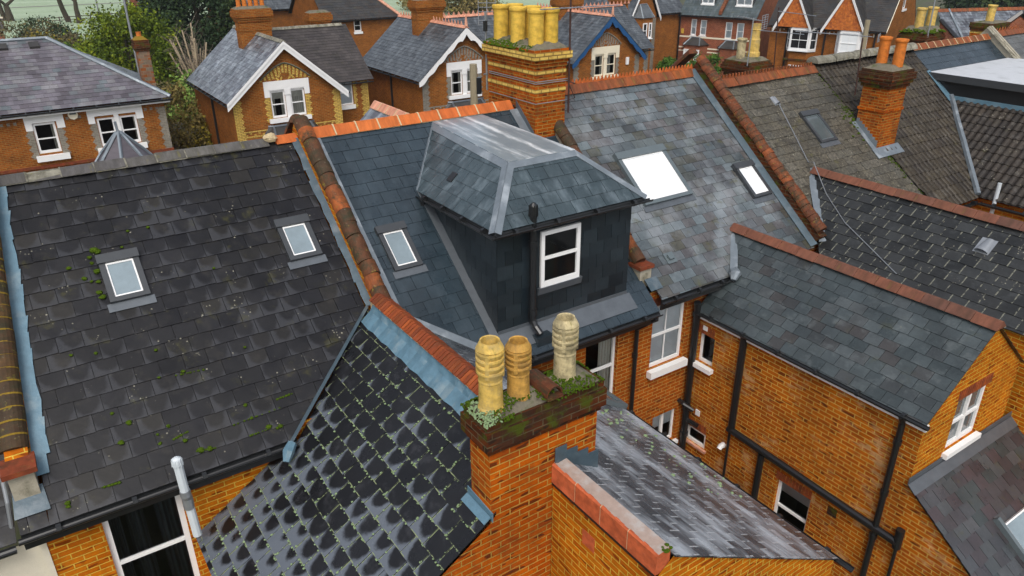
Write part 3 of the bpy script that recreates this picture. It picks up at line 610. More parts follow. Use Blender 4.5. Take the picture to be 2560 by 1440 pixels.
for i in range(n):
    ya, yb = 6.25+4.35*i/n, 6.25+4.35*(i+1)/n; ha, hb = (.03+.02*(i % 2)), (.03+.02*((i+1) % 2)); ea, eb = 4.09+.008*(i % 3), 4.09+.008*((i+1) % 3)
    q.face([WP(ea, ya, ha*.8), WP(eb, yb, hb*.8), WP(4.3, yb, hb+.02), WP(4.3, ya, ha+.02)], smooth=False); q.face([WP(4.3, ya, ha+.02), WP(4.3, yb, hb+.02), V((4.34, yb, 6.86)), V((4.34, ya, 6.86))])
q.build('wing_flashing', M['lead_blue'], A)
# lichen-green moss cushions along the slate joints (uncountable)
q = MB(); r = random.Random(5)
for i in range(1300):
    k = r.randint(0, 16); m = r.randint(0, 12); yj = 9.6-((.175 if k % 2 else 0)+m*.35); c_ = cos(WA)*.268
    if r.random() < .55: y, x = yj+r.gauss(0, .09), .895+c_*k
    else: y, x = yj+r.gauss(0, .006), .9+c_*(k+r.random()*.6)
    if 5.8 < y < 9.5 and x < 4.1-max(0, y-7.6)*.05 and x > 2.4-9*(y < 9.4): q.blob(WP(x, y, .027), r.uniform(.007, .019), .6, rn=r)
q.build('wing_moss', M['moss_pale'], A)['kind'] = 'stuff'
q = MB()
for (px, py, rad) in ((236, 628, .07), (245, 632, .05), (224, 646, .04), (230, 660, .035), (243, 680, .06), (247, 706, .045), (249, 733, .05), (258, 744, .06), (229, 706, .03), (211, 698, .045), (172, 673, .04), (305, 620, .03), (320, 580, .03), (370, 570, .03), (458, 930, .035), (397, 945, .025), (280, 1035, .03), (322, 1058, .045), (303, 1108, .05), (421, 1066, .035), (462, 1102, .04), (400, 1110, .03), (394, 1087, .025), (502, 1126, .06), (525, 1123, .05), (170, 1258, .04), (172, 1267, .035), (614, 1014, .035), (629, 1046, .03), (672, 1068, .05), (700, 1066, .045), (693, 1071, .03), (240, 885, .03), (178, 890, .03), (535, 672, .03), (612, 870, .03), (390, 877, .03)): q.blob(onT((px, py))+TN*.025, rad, .65)
for (xa, ya, xb, yb) in ((430, 1102, 470, 1080), (440, 940, 510, 925), (580, 1065, 700, 1020), (490, 1130, 540, 1120), (690, 1000, 730, 985), (255, 1220, 300, 1207), (620, 1092, 680, 1070)):
    for i in range(10): t = (i+rng.random())/10; q.blob(onT((xa+(xb-xa)*t, ya+(yb-ya)*t))+TN*.02, rng.uniform(.012, .026), .7)
q.build('moss', M['moss'], A)['kind'] = 'stuff'
# party chimney at the end of the wing, three pots and a half-round ridge tile over a dead flue
ch = chimney(A, 3.58, 5.14, 5.7975, 6.22, 5.3, 7.56, 'brick_chim', ((.42, .03), (.34, .075), (.1, .045)), (), (), 'concrete', flaunch=.1)
for (x, y, h, rr_, m, sd) in ((3.72, 5.97, .88, .142, 'pot_yellow', 1), (4.11, 6.0, .74, .135, 'pot_orange', 2), (4.79, 6.02, .82, .138, 'pot_cream', 3)): pot(ch, (x, y, 7.6), h, rr_, m, 'louvre', seed=sd)
q = MB(); pr = ROUND(.115, 10); a, b = V((4.42, 5.72, 7.655)), V((4.42, 6.16, 7.665)); s = V((1, 0, 0)); w = V((0, 0, 1))
for k in range(10):
    for f in (1, .84):
        x0, y0 = pr[k]; x1, y1 = pr[k+1]; z = [a+s*x0*f+w*y0*f, a+s*x1*f+w*y1*f, b+s*x1*f+w*y1*f, b+s*x0*f+w*y0*f]; q.face(z if f == 1 else z[::-1], smooth=True)
    q.face([a+s*pr[k][0]+w*pr[k][1], a+s*pr[k][0]*.84+w*pr[k][1]*.84, a+s*pr[k+1][0]*.84+w*pr[k+1][1]*.84, a+s*pr[k+1][0]+w*pr[k+1][1]])
q.box(4.31, 4.53, 5.7, 5.78, 7.61, 7.65); q.build('flue_cover_tile', M['coping_red'], ch)
r = random.Random(9); q = MB(); q2 = MB()
for i in range(3200):
    x, y = r.uniform(3.5, 5.2), r.uniform(5.7, 6.29); edge = min(x-3.5, 5.2-x, y-5.68, 6.28-y)
    if r.random() < .55+.4*(edge < .1)-.35*(4.2 < x < 4.6 or 4.95 < x) and sin(x*7+1)+sin(y*13+x*3) > -.75: (q2 if x < 3.6+r.random()*.16 and y < 6.15 else q).blob((x, y, 7.56+min(.1, edge*.9)), r.uniform(.007, .018), .9, rn=r)
q.build('moss', M['moss'], ch)['kind'] = 'stuff'; q2.build('lichen', M['moss_pale'], ch)['kind'] = 'stuff'
strip(A, 'chimney_flashing', M['lead_blue'], [WP(3.49, 5.77, .035), WP(3.585, 5.77, .035), WP(3.585, 6.3, .035), WP(3.49, 6.3, .035)])
strip(A, 'chimney_flashing', M['lead_blue'], [(3.565, 5.74, 6.2), (3.565, 6.3, 6.2), (3.565, 6.3, 6.36), (3.565, 5.74, 6.33)])
pf = [V((.84, 9.3, 4.7)), V((.82, 9.3, 5.38))]; pipe(A, [pf[0], pf[1]], .062, 'flue_pipe', 'pvc'); pipe(A, [(.81, 9.27, 5.5), (.8, 9.27, 5.98)], .062, 'flue_pipe', 'pvc')
mb = MB(); mb.tube([(.82, 9.3, 5.2), (.82, 9.3, 5.38), (.81, 9.27, 5.45), (.81, 9.27, 5.53)], [.07, .072, .072, .07], 12); mb.build('pipe_elbow', M['steel'], A)
mb = MB(); mb.lathe((.8, 9.27, 5.97), [(.07, 0), (.07, .05), (.06, .1), (.02, .125), (0, .126)], 14)
for k in range(12): a = k*pi/6; mb.tube([(.8+.071*cos(a), 9.27+.071*sin(a), 5.96), (.8+.066*cos(a), 9.27+.066*sin(a), 6.06)], .006, 4)
mb.build('terminal_cage', M['pvc'], A)
# ------------------------------------------------------------------ house at far left with cream render
Z0 = thing('terraced_house', 'house at the bottom left corner showing only a cream rendered wall', 'house', (-3, 9.7, 0), TER)
mb = MB(); wall(mb, Fac((0, 9.7, 0), (0, -1, 0)), [(-6, 0), (-.93, 0), (-.93, 5.28), (-6, 5.28)]); mb.build('rear_wall', M['render'], Z0)
mb = MB(); mb.box(-.97, -.895, 9.63, 9.72, 0, 5.3); mb.build('render_edge', M['render'], Z0)
gutter(Z0, (-6, 9.5, 5.4), (-1.2, 9.5, 5.4), .07); pipe(Z0, [(-1.2, 9.75, 5.5), (-1.15, 9.8, 5.9), (-1.12, 9.95, 6.3)], .03, 'downpipe', 'steel')
slates(Z0, 'roof', M['s_A'], (-6, 9.58, 5.42), (1, 0, 0), (0, cos(AL), sin(AL)), [[(-6, 9.58, 5.42), (-1.18, 9.58, 5.42), (-.75, 13.6, 5.42+4.02*TA), (-6, 13.6, 5.42+4.02*TA)]], .33, .26, seed=14)
# ------------------------------------------------------------------ house B (new slates, dormer)
B = thing('terraced_house', 'terraced house with new blue-black slates, a slate-hung dormer and orange ridge tiles', 'house', (7.3, 9.9, 0), TER)
Tsl(B, M['s_B'], [[(4.8, 10.5), (6.32, 9.41), (9.86, 9.41), (9.86, 13.62), (4.8, 13.62)]], .34, .262, seed=21, jit=.0015, t=.009, gap=.0035)
ridge(B, 'ridge', M['ridge_new'], (4.68, 13.74, 9.13), (9.2, 13.74, 9.13), .45, ANG(.17, .16), mort=M['mortar'], jit=.003, collar=.018)
strip(B, 'flashing', M['lead_new'], [TP(4.68, 10.62, .03), TP(4.84, 10.5, .03), TP(4.81, 13.6, .03), TP(4.68, 13.6, .03)])
strip(B, 'flashing', M['lead_new'], [TP(9.08, 12.9, .03), TP(9.28, 12.9, .03), TP(9.28, 13.6, .03), TP(9.08, 13.6, .03)])
rooflight(B, (5.03, 5.58, 11.185, 11.907), h=.075, pane='sky_blue', apron='lead')
front_half(B, 4.66, 9.9, 's_H3')
mb = MB(); bw = (8.36, 9.2, 3.4, 5.16); wall(mb, FB, [(4.6, 0), (9.95, 0), (9.95, 5.85), (4.6, 5.85)], [bw]); mb.build('rear_wall', M['brick'], B)
window(B, FB, bw, rail=.55, fr=.06, curt=((.55, .95),), sill=.1)
gutter(B, (6.32, 9.36, ZE-.035), (9.86, 9.36, ZE-.035), .055); eave_board(B, 6.3, 9.86); pipe(B, [(9.72, 9.36, ZE-.1), (9.66, 9.55, ZE-.3), (9.62, 9.76, ZE-.5), (9.62, 9.77, 0)], .045, clips=(((9.62, 9.77, 4.5), (0, 0, 1)), ((9.62, 9.77, 3), (0, 0, 1))))
# dormer
DX0, DX1, DY, DZ0, DZ1 = 6.31, 9.33, 9.85, TP(0, 9.85).z, 7.93
yb = lambda z: 13.7-(9.016-z)/TA
core = MB(); core.prism([(DX0+.02, DY+.02, DZ0-.1), (DX0+.02, DY+.02, DZ1), (DX0+.02, yb(DZ1), DZ1)], (DX1-DX0-.04, 0, 0))
D_ = core.build('dormer', M['s_Bh'], B)
wz = (7.2, 8.07, 6.68, 7.74)
slates(D_, 'front_cladding', M['s_Bh'], (DX0, DY+.012, DZ0), (1, 0, 0), (0, 0, 1), [[(DX0, DY, DZ0), (wz[0], DY, DZ0), (wz[0], DY, DZ1), (DX0, DY, DZ1)], [(wz[1], DY, DZ0), (DX1, DY, DZ0), (DX1, DY, DZ1), (wz[1], DY, DZ1)], [(wz[0], DY, DZ0), (wz[1], DY, DZ0), (wz[1], DY, wz[2]), (wz[0], DY, wz[2])], [(wz[0], DY, wz[3]), (wz[1], DY, wz[3]), (wz[1], DY, DZ1), (wz[0], DY, DZ1)]], .34, .262, t=.009, jit=.0015, gap=.0035, seed=22)
slates(D_, 'cheek_cladding', M['s_Bh'], (DX0+.012, DY, DZ0), (0, -1, 0), (0, 0, 1), [[(DX0, DY, DZ0), (DX0, DY, DZ1), (DX0, yb(DZ1), DZ1)]], .34, .262, t=.009, jit=.0015, gap=.0035, seed=23)
slates(D_, 'cheek_cladding', M['s_Bh'], (DX1-.012, DY, DZ0), (0, 1, 0), (0, 0, 1), [[(DX1, DY, DZ0), (DX1, DY, DZ1), (DX1, yb(DZ1), DZ1)]], .34, .262, t=.006, jit=.0015, seed=24)
FD = Fac((0, DY-.02, 0), (0, -1, 0)); mb = MB(); FD.box(mb, *wz, -.09, -.03); mb.build('window_void', M['dark'], D_)
window(D_, FD, wz, 'sash_window', rec=-.045, fr=.075, rail=.52, sill=0); mb = MB(); mb.prism([FD.p(wz[0]-.06, wz[2]-.14, .005), FD.p(wz[0]-.06, wz[2], .005), FD.p(wz[0]-.06, wz[2], .07), FD.p(wz[0]-.06, wz[2]-.14, .03)], FD.r*(wz[1]-wz[0]+.12)); mb.build('lead_sill', M['lead'], D_)
# mansard-hipped dormer roof with lead hips and flat lead top
ex0, ex1, ey, ez = 6.17, 9.52, 9.68, 7.98; tx0, tx1, ty, tz = 7.07, 8.52, 10.62, 8.79
fl = [V((ex0, ey, ez)), V((ex1, ey, ez)), V((tx1, ty, tz)), V((tx0, ty, tz))]
fa = V((0, ty-ey, tz-ez)).normalized(); slates(D_, 'roof_front', M['s_Bd'], fl[0], (1, 0, 0), fa, [fl], .34, .262, t=.009, jit=.0015, gap=.0035, seed=25)
zb_ = 8.91; tb0 = ex0+(zb_-ez)/(tz-ez)*(tx0-ex0); tb1 = ex1-(zb_-ez)/(tz-ez)*(ex1-tx1)
ll = [V((ex0, ey, ez)), V((tx0, ty, tz)), V((tb0, yb(zb_), zb_)), V((ex0, yb(ez), ez))]
la = V((tx0-ex0, 0, tz-ez)).normalized(); slates(D_, 'roof_side', M['s_Bd'], ll[0], (0, -1, 0), la, [ll], .34, .262, t=.009, jit=.0015, gap=.0035, seed=26)
rl = [V((ex1, ey, ez)), V((tx1, ty, tz)), V((tb1, yb(zb_), zb_)), V((ex1, yb(ez), ez))]
ra = V((tx1-ex1, 0, tz-ez)).normalized(); slates(D_, 'roof_side', M['s_Bd'], rl[0], (0, 1, 0), ra, [rl], .34, .262, t=.006, jit=.0015, seed=27)
def leadtop():
    g = G('lead flat with chalk streaks'); u = g.uv(); n = g.noise(g.uv(sc=(3, .5, 1)), 1.3, 5, .7); ed = g.noise(u, 3, 4)
    w = g.math('ABSOLUTE', g.math('SUBTRACT', g.math('FRACT', g.math('MULTIPLY', g.math('ADD', g.n('SeparateXYZ', {0: u}).outputs[0], g.math('MULTIPLY', g.noise(u, 2.5, 4), .14)), 2.05)), .5))
    k = g.math('ADD', g.math('MULTIPLY', g.step(w, .2, .02), g.step(n, .34, .62)), g.math('MULTIPLY', g.step(n, .5, .7), .55), clamp=True)
    g.p(Base_Color=g.mix(k, g.mix(ed, (.15, .19, .22), (.24, .29, .32)), (.68, .72, .74)), Roughness=.35, Specular_IOR_Level=.5, Metallic=.15); g.bump(ed, .01, .4); return g.m
mb = MB(); mb.prism([(tx0-.01, ty-.02, tz+.005), (tx1+.01, ty-.02, tz+.005), (tb1+.01, yb(zb_)+.12, zb_+.02), (tb0-.01, yb(zb_)+.12, zb_+.02)], (0, 0, .03))
M['leadtop'] = leadtop(); mb.build('lead_flat', M['leadtop'], D_)
def hip(p, q, n1, n2, w, name='lead_hip', mat='lead_new', par=D_):
    p, q = V(p), V(q); d = (q-p).normalized(); a = V(n1).normalized(); b = V(n2).normalized(); s1, s2 = d.cross(a), d.cross(b)
    if s1.dot(b) > 0: s1 = -s1
    if s2.dot(a) > 0: s2 = -s2
    m = (a+b).normalized()*.02; mb = MB()
    mb.prism([p+m, q+m, q+a*.016+s1*w, p+a*.016+s1*w], a*.012); mb.prism([p+m, q+m, q+b*.016+s2*w, p+b*.016+s2*w], b*.012); return mb.build(name, M[mat], par)
nf, nl, nr = V((1, 0, 0)).cross(fa), V((0, -1, 0)).cross(la), V((0, 1, 0)).cross(ra)
hip(fl[0], fl[3], nf, nl, .11); hip(fl[1], fl[2], nf, nr, .1); hip(fl[3], fl[2], nf, (0, 0, 1), .13); hip((tx0, ty, tz), (tb0, yb(zb_), zb_), nl, (0, 0, 1), .13)
hip((ex0, yb(ez), ez), (tb0, yb(zb_), zb_), nl, TN, .14)
gutter(D_, (ex0-.05, ey-.04, ez-.05), (ex1+.1, ey-.04, ez-.05), .055); gutter(D_, (ex0-.04, ey-.06, ez-.05), (ex0-.04, yb(ez)-.02, ez-.05), .055)
mb = MB(); mb.box(ex0+.02, ex1-.02, ey+.02, DY+.01, ez-.09, ez-.02); mb.box(ex0+.02, DX0+.02, DY+.011, yb(ez), ez-.09, ez-.02); mb.box(DX1, ex1-.02, DY+.011, yb(ez), ez-.09, ez-.02); mb.build('soffit', M['clad'], D_)
q = MB(); q.obox(onpl((1118, 452), ll[0], nl)+nl*.02, la*.2, V((0, -.17, 0)), nl*.015); q.build('roof_vent', M['black'], D_)
pipe(D_, [(ex0-.03, yb(ez)-.25, ez-.1), (ex0-.02, yb(ez)-.25, ez-.45)], .05, 'downpipe')
pipe(D_, [(6.98, DY-.12, DZ0+.12), (6.98, DY-.12, ez+.12)], .062, 'soil_pipe', clips=(((6.98, DY-.12, 6.3), (0, 0, 1)), ((6.98, DY-.12, 7.6), (0, 0, 1))))
mb = MB(); mb.lathe((6.98, DY-.12, ez+.1), [(.065, 0), (.075, .05), (.07, .2), (.03, .26), (0, .27)], 12)
for k in range(10): a = k*pi/5; mb.tube([(6.98+.078*cos(a), DY-.12+.078*sin(a), ez+.12), (6.98+.07*cos(a), DY-.12+.07*sin(a), ez+.32)], .008, 4)
mb.build('soil_pipe_cage', M['black'], D_)
pipe(D_, [(6.98, DY-.12, DZ0+.16), (7.0, DY-.18, DZ0+.06), (7.03, DY-.3, DZ0-.05)], .065, 'soil_pipe_bend')
q = MB(); q.obox(TP(6.93, 9.5, .02), V((.34, 0, 0)), V((0, .26, 0)), V((0, 0, .17))); q.build('pipe_box', M['s_Bh'], D_)
q = MB(); q.prism([TP(DX0-.02, DY-.28, .024), TP(DX1+.06, DY-.28, .024), TP(DX1+.06, DY, .024), TP(DX0-.02, DY, .024)], TN*.012); q.prism([(DX0, DY-.012, DZ0), (DX1, DY-.012, DZ0), (DX1, DY-.012, DZ0+.09), (DX0, DY-.012, DZ0+.09)], (0, -.012, 0)); q.build('lead_apron', M['lead'], D_)
strip(D_, 'cheek_flashing', M['lead'], [TP(DX0-.16, DY-.1, .026), TP(DX0+.01, DY-.1, .026), TP(DX0+.01, yb(DZ1)+.05, .026), TP(DX0-.16, yb(DZ1)+.05, .026)])
# party wall to house C with its lower stub
party(B, 9.85, 10.05, 10.1, 13.3, .12, 'stone'); ridge(B, 'coping', M['coping_moss'], TP(9.95, 10.25, .13), TP(9.95, 13.25, .13), .3, ROUND(.15, 10), jit=.008)
mb = MB(); mb.box(9.8, 10.1, 9.97, 10.25, TP(0, 9.9).z-.1, 6.3); mb.build('kneeler', M['stone'], B); mb = MB(); mb.box(9.76, 10.14, 9.93, 10.3, 6.3, 6.37); mb.build('brick_cap', M['coping_brick'], B)
strip(B, 'flashing', M['lead_dull'], [TP(9.9, 9.75, .035), TP(10.22, 9.75, .035), TP(10.22, 9.97, .035), TP(9.9, 9.97, .035)])
# big six-pot chimney
c0 = 9.3; bch = chimney(B, c0, 10.09, 12.93, 14.75, 7.6, 10.25, 'brick_big', ((.36, .02), (.28, .05), (.21, .09), (.05, .07)), [(10.05, 10.199, .098), (9.75, 9.825, .008), (9.375, 9.45, .008)], [], 'concrete', 'brick_big', flaunch=.13)
for k, y in enumerate((13.18, 13.84, 14.5)):
    for j, x in enumerate((9.49, 9.86)): pot(bch, (x, y, 10.28), .74, .16, 'pot_gold', 'flare', seed=k*2+j)
r = random.Random(3); q = MB()
for i in range(420):
    y = r.uniform(13.1, 14.82); x = c0-.09+r.random()**1.6*.36
    if sin(y*5)+r.random() > -.3: q.blob((x, y, 10.22+min(.1, (x-c0+.09)*.6)), r.uniform(.02, .045), .5, rn=r)
q.build('moss', M['moss'], bch)['kind'] = 'stuff'
q = MB()
for z in (9.62, 9.58, 9.17):
    w = .012; q.tube([(c0-w, 14.7, z), (c0-w, 12.9, z), (10.12, 12.9, z)], .008, 5)
q.build('lashing_wire', M['steel'], bch)
mb = MB()
mb.prism([(c0-.012, 12.95, TP(0, 12.95).z), (c0-.012, 13.62, TP(0, 13.62).z), (c0-.012, 13.62, TP(0, 13.62).z+.2), (c0-.012, 12.95, TP(0, 12.95).z+.16)], (-.01, 0, 0)); mb.build('step_flashing', M['lead'], bch)
# front gable roof with pale ridge, seen over the ridge
gz, gx = 8.35, 8.27; gy0, gy1 = 14.55, 18.8; gw = 1.3
for sx in (-1, 1):
    slates(B, 'front_gable_roof', M['s_H2'], (gx+sx*gw, gy0, gz-gw*.9), (0, sx, 0), V((-sx*1, 0, .9)).normalized(), [[(gx, gy0, gz), (gx, gy1, gz), (gx+sx*gw, gy1, gz-gw*.9), (gx+sx*gw, gy0, gz-gw*.9)]], .3, .22, seed=28)
ridge(B, 'front_gable_ridge', M['ridge_pink'], (gx, gy0, gz+.06), (gx, gy1, gz+.06), .45, ANG(.17, .16), mort=M['mortar'])
mb = MB(); wall(mb, Fac((0, gy1-.1, 0), (0, 1, 0)), [(-gx-gw, 0), (-gx+gw, 0), (-gx+gw, gz-gw*.9), (-gx, gz), (-gx-gw, gz-gw*.9)]); mb.build('front_gable_wall', M['brick_far'], B)
# rear wing of B: single slope towards the courtyard
BA = radians(30.1); BN = V((sin(BA), 0, cos(BA)))
def BP(x, y, h=0): return V((x, y, 6.638-(x-4.51)*tan(BA)))+BN*h
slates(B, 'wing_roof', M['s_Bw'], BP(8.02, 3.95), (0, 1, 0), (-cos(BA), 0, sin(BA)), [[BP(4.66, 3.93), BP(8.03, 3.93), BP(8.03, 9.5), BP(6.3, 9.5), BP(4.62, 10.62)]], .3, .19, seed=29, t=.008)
strip(B, 'valley', M['lead_new'], [TP(4.8, 10.6, .035), TP(6.3, 9.52, .035), TP(6.22, 9.38, .035), TP(4.74, 10.45, .035)])
mb = MB(); FW = Fac((0, 3.98, 0), (0, -1, 0)); wall(mb, FW, [(4.47, 0), (7.98, 0), (7.98, BP(7.98, 0).z-.02), (4.7, BP(4.7, 0).z-.02), (4.47, 6.33)])
wall(mb, Fac((7.98, 0, 0), (1, 0, 0)), [(3.98, 0), (9.8, 0), (9.8, BP(7.98, 0).z-.02), (3.98, BP(7.98, 0).z-.02)])
wall(mb, Fac((4.47, 0, 0), (-1, 0, 0)), [(-5.78, 0), (-3.98, 0), (-3.98, 6.34), (-5.78, 6.34)]); mb.build('wing_wall', M['brick_gold'], B)
q = MB(); yy = 3.985
for i in range(4):
    L = 1.81/4; y0, y1 = yy+i*L+.006, yy+(i+1)*L-.006; col = (rng.random(), rng.random(), 1)
    q.prism([(4.455, y0, 6.35), (4.455, y0, 6.605), (4.47, y0, 6.622), (4.65, y0, 6.64), (4.65, y0, 6.35)], (0, y1-y0, 0), col)
o = q.build('coping', M['terra'], B)
q = MB(); n = 24
for i in range(n): y0, y1 = 3.99+1.8*i/n, 3.99+1.8*(i+1)/n; e0 = .006*(i % 3); q.face([(4.478+e0, y0, 6.627+e0*.09), (4.65, y0, 6.645), (4.65, y1, 6.645), (4.478+e0, y1, 6.627+e0*.09)])
M['bloom'] = simple('weathered pale clay', (.34, .26, .22), .85, .2, 0, .3, 10, .004, dirt=(.4, .38, .36)); q.build('weathered_top', M['bloom'], o)
q = MB(); q.prism([(4.459, 3.995, 6.352), (4.459, 3.995, 6.603), (4.472, 3.995, 6.62), (4.647, 3.995, 6.636), (4.647, 3.995, 6.352)], (0, 1.79, 0)); q.build('mortar_joint', M['mortar'], o)
q = MB(); q.box(4.452, 4.469, 3.99, 5.78, 6.315, 6.349); q.build('damp_course', M['black'], B)
q = MB(); [q.blob((4.6+rng.uniform(-.05, .07), 3.98+rng.uniform(-.01, .08), 6.645), rng.uniform(.015, .03), .4) for _ in range(9)]; q.build('lichen', M['moss'], B)['kind'] = 'stuff'
mb = MB(); f4 = Fac((4.47, 0, 0), (-1, 0, 0)); a, z = f4.px(1471, 1352); f4.box(mb, a-.11, a+.11, z-.11, z+.11, -.03, .004); mb.build('air_brick', M['terra'], B)
gutter(B, (8.08, 3.75, BP(8.03, 0).z-.05), (8.08, 9.4, BP(8.03, 0).z-.05), .055)
mb = MB()
for k in range(4): x = 5.16-k*.17; mb.prism([(x, 5.766, BP(x, 0).z), (x-.17, 5.766, BP(x-.17, 0).z), (x-.17, 5.766, BP(x-.17, 0).z+.2), (x, 5.766, BP(x-.17, 0).z+.2)], (0, -.012, 0))
mb.build('step_flashing', M['lead_dull'], B)
def bbase(x, y, h=0): return BP(x, y, h)
# glazed rooflight in the valley behind the party chimney
q = MB(); gq = [onpl(p, BP(6, 8), BN) for p in ((1513, 985), (1560, 1000), (1578, 1018), (1500, 1026))]
ga, gb = BP(7.25, 8.35, .05), BP(8.0, 9.3, .05)
fr_ = MB()
for xa, xb, y0, y1 in ((7.2, 8.05, 8.3, 8.38), (7.2, 8.05, 9.25, 9.33), (7.2, 7.28, 8.38, 9.25), (7.97, 8.05, 8.38, 9.25)): fr_.obox(BP(xa, y0, .02), BP(xb, y0)-BP(xa, y0), V((0, y1-y0, 0)), BN*.09)
o = fr_.build('skylight', M['clad_grey'], B); q = MB(); q.face([BP(7.28, 8.38, .08), BP(7.97, 8.38, .08), BP(7.97, 9.25, .08), BP(7.28, 9.25, .08)]); q.build('pane', M['sky_dark'], o)
q = MB(); r = random.Random(17)
for i in range(60): q.blob(BP(r.uniform(6.6, 8.0), r.uniform(5.4, 8.2), .02), r.uniform(.012, .04), .35, rn=r)
q.build('wing_lichen', M['moss_pale'], B)['kind'] = 'stuff'
# ------------------------------------------------------------------ house C (mixed grey slates, big white rooflight)
C = thing('terraced_house', 'terraced house with mottled grey slates, a big white rooflight and a long brick-gabled wing', 'house', (12.3, 9.9, 0), TER)
Tsl(C, M['s_C'], [[(10.06, 9.57), (14.95, 9.57), (14.95, 13.82), (10.06, 13.82)]], .33, .222, seed=31, jit=.006, t=.01, gap=.0035)
rooflight(C, (10.98, 12.42, 11.21, 12.31), pane='sky_reflect_white', h=.1, frame='clad_grey', fr=.1)
rooflight(C, (14.1, 14.74, 10.82, 11.58), pane='sky_reflect_white', h=.1)
q = MB(); q.obox(TP(10.7, 10.1, .02), V((.26, 0, 0)), TP(0, 10.3)-TP(0, 10.1), TN*.02); q.obox(TP(10.76, 10.16, .04), V((.14, 0, 0)), TP(0, 10.25)-TP(0, 10.16), TN*.05); q.build('roof_vent', M['clad_grey'], C)
ridge(C, 'ridge', M['ridge_old'], (10.1, 13.9, 9.25), (15.0, 13.9, 9.25), .42, ANG(.2, .17), jit=.004)
q = MB(); n = 44
for i in range(n):
    x = 10.12+4.85*i/n; w = 4.85/n; q.prism([(x, 13.885, 9.25), (x+w, 13.885, 9.25), (x+w*.55, 13.885, 9.37)], (0, .03, 0), (rng.random(), .5, 1))
q.build('ridge_crest', M['ridge_new'], C)
front_half(C, 10, 15, 's_H3', 13.9, 9.2)
mb = MB(); cw = (10.14, 11.12, 3.92, 5.42); cl = (10.4, 11.15, 1.7, 2.58)
wall(mb, FC, [(9.95, 0), (15, 0), (15, 5.8), (9.95, 5.8)], [cw, cl]); mb.build('rear_wall', M['brick'], C)
window(C, FC, cw, rail=.5, bars=(.5,), fr=.06, blind=1., sill=.16, silld=.14); window(C, FC, cl, rail=0, mull=(.5,), blind=.5, sill=.08)
gutter(C, (10.06, 9.515, TP(0, 9.57).z-.04), (12.1, 9.515, TP(0, 9.57).z-.04), .055); eave_board(C, 10.06, 12.2, 9.575)
q = MB(); FC.box(q, cw[0]-.1, cw[1]+.1, 5.43, 5.62, 0, .004); q.build('window_arch', M['coping_brick'], C)
party(C, 14.98, 15.22, 9.65, 13.95, .27, 'brick_dark'); ridge(C, 'coping', M['coping_red'], TP(15.1, 9.75, .3), TP(15.1, 14.0, .3), .14, ROUND(.155, 10), jit=.01)
ridge(C, 'front_coping', M['coping_red'], (15.1, 14.02, 9.6), (15.1, 17.6, 6.7), .3, ROUND(.16, 8))
strip(C, 'flashing', M['lead_dull'], [TP(14.82, 9.6, .035), TP(14.99, 9.6, .1), TP(14.99, 13.9, .1), TP(14.82, 13.9, .035)])
strip(C, 'flashing', M['lead_dull'], [TP(15.22, 9.5, .06), TP(15.5, 9.5, .04), TP(15.5, 10.1, .04), TP(15.22, 10.1, .06)])
# rear wing of C
CA = radians(38.5); CN = V((-sin(CA), 0, cos(CA)))
def CP(x, y, h=0): return V((x, y, 6.408-(13-x)*tan(CA)))+CN*h
slates(C, 'wing_roof', M['s_Cw'], CP(11.33, 9.7), (0, -1, 0), (cos(CA), 0, sin(CA)), [[CP(13, 4.66), CP(13, 10.42), CP(12.15, 9.6), CP(12.15, 4.66)], [CP(12.15, 4.66), CP(12.15, 9.75), CP(11.31, 9.75), CP(11.31, 4.66)]], .3, .222, seed=32, jit=.007, t=.01, gap=.0035)
slates(C, 'wing_roof_back', M['s_Cw'], (14.6, 4.66, 6.408-1.6*tan(CA)), (0, 1, 0), (-cos(CA), 0, sin(CA)), [[(13, 4.66, 6.408), (13, 10.42, 6.408), (14.6, 9.6, 6.408-1.6*tan(CA)), (14.6, 4.66, 6.408-1.6*tan(CA))]], .3, .222, seed=33)
ridge(C, 'wing_ridge', M['ridge_brown'], (13, 10.4, 6.5), (13, 4.63, 6.5), .44, ANG(.16, .13), jit=.005)
strip(C, 'valley', M['lead_new'], [V((12.98, 10.46, 6.43)), V((13.08, 10.34, 6.43)), V((12.2, 9.5, 5.85)), V((12.1, 9.62, 5.84))])
q = MB(); q.tube([(12.15, 9.56, 5.86), (12.1, 9.47, 5.83), (12.0, 9.42, 5.72)], [.1, .13, .06], 8); q.build('valley_outlet', M['lead_new'], C)
FGc = Fac((0, 4.72, 0), (0, -1, 0)); FS = Fac((11.4, 0, 0), (-1, 0, 0))
gw_ = (12.4, 13.46, 4.03, 5.1)
mb = MB(); wall(mb, FGc, [(11.4, 0), (14.55, 0), (14.55, 5.16), (13, 6.39), (11.4, 5.12)], [gw_]); mb.build('gable_wall', M['brick_gold'], C)
window(C, FGc, gw_, rail=.5, mull=(.5,), fr=.07, rec=.05, blind=1., pane='sky_dark', sill=.1, silld=.1)
q = MB()
for i in range(15): a = gw_[0]-.04+i*.0765; FGc.box(q, a, a+.066, 5.105, 5.31, -.02, .006, (rng.random(), rng.random(), 1))
q.build('window_arch', M['coping_brick'], C)
h1 = (-9.66, -9.22, 3.84, 4.56); h2 = (-9.72, -9.14, 1.72, 2.12); h3 = (-7.2, -6.4, .9, 2.22)
mb = MB(); wall(mb, FS, [(-9.85, 0), (-2.6, 0), (-2.6, 2.1), (-4.72, 3.72), (-4.72, 5.1), (-9.85, 5.1)], [h1, h2, h3]); mb.build('side_wall', M['brick_old'], C)
window(C, FS, h1, rail=0, fr=.05, sill=.1, silld=.13, blind=0); window(C, FS, h2, rail=0, fr=.06, rec=.03, sill=.06, silld=.06, sillmat='ridge_pink'); window(C, FS, h3, rail=.5, fr=.06, curt=(), blind=.25)
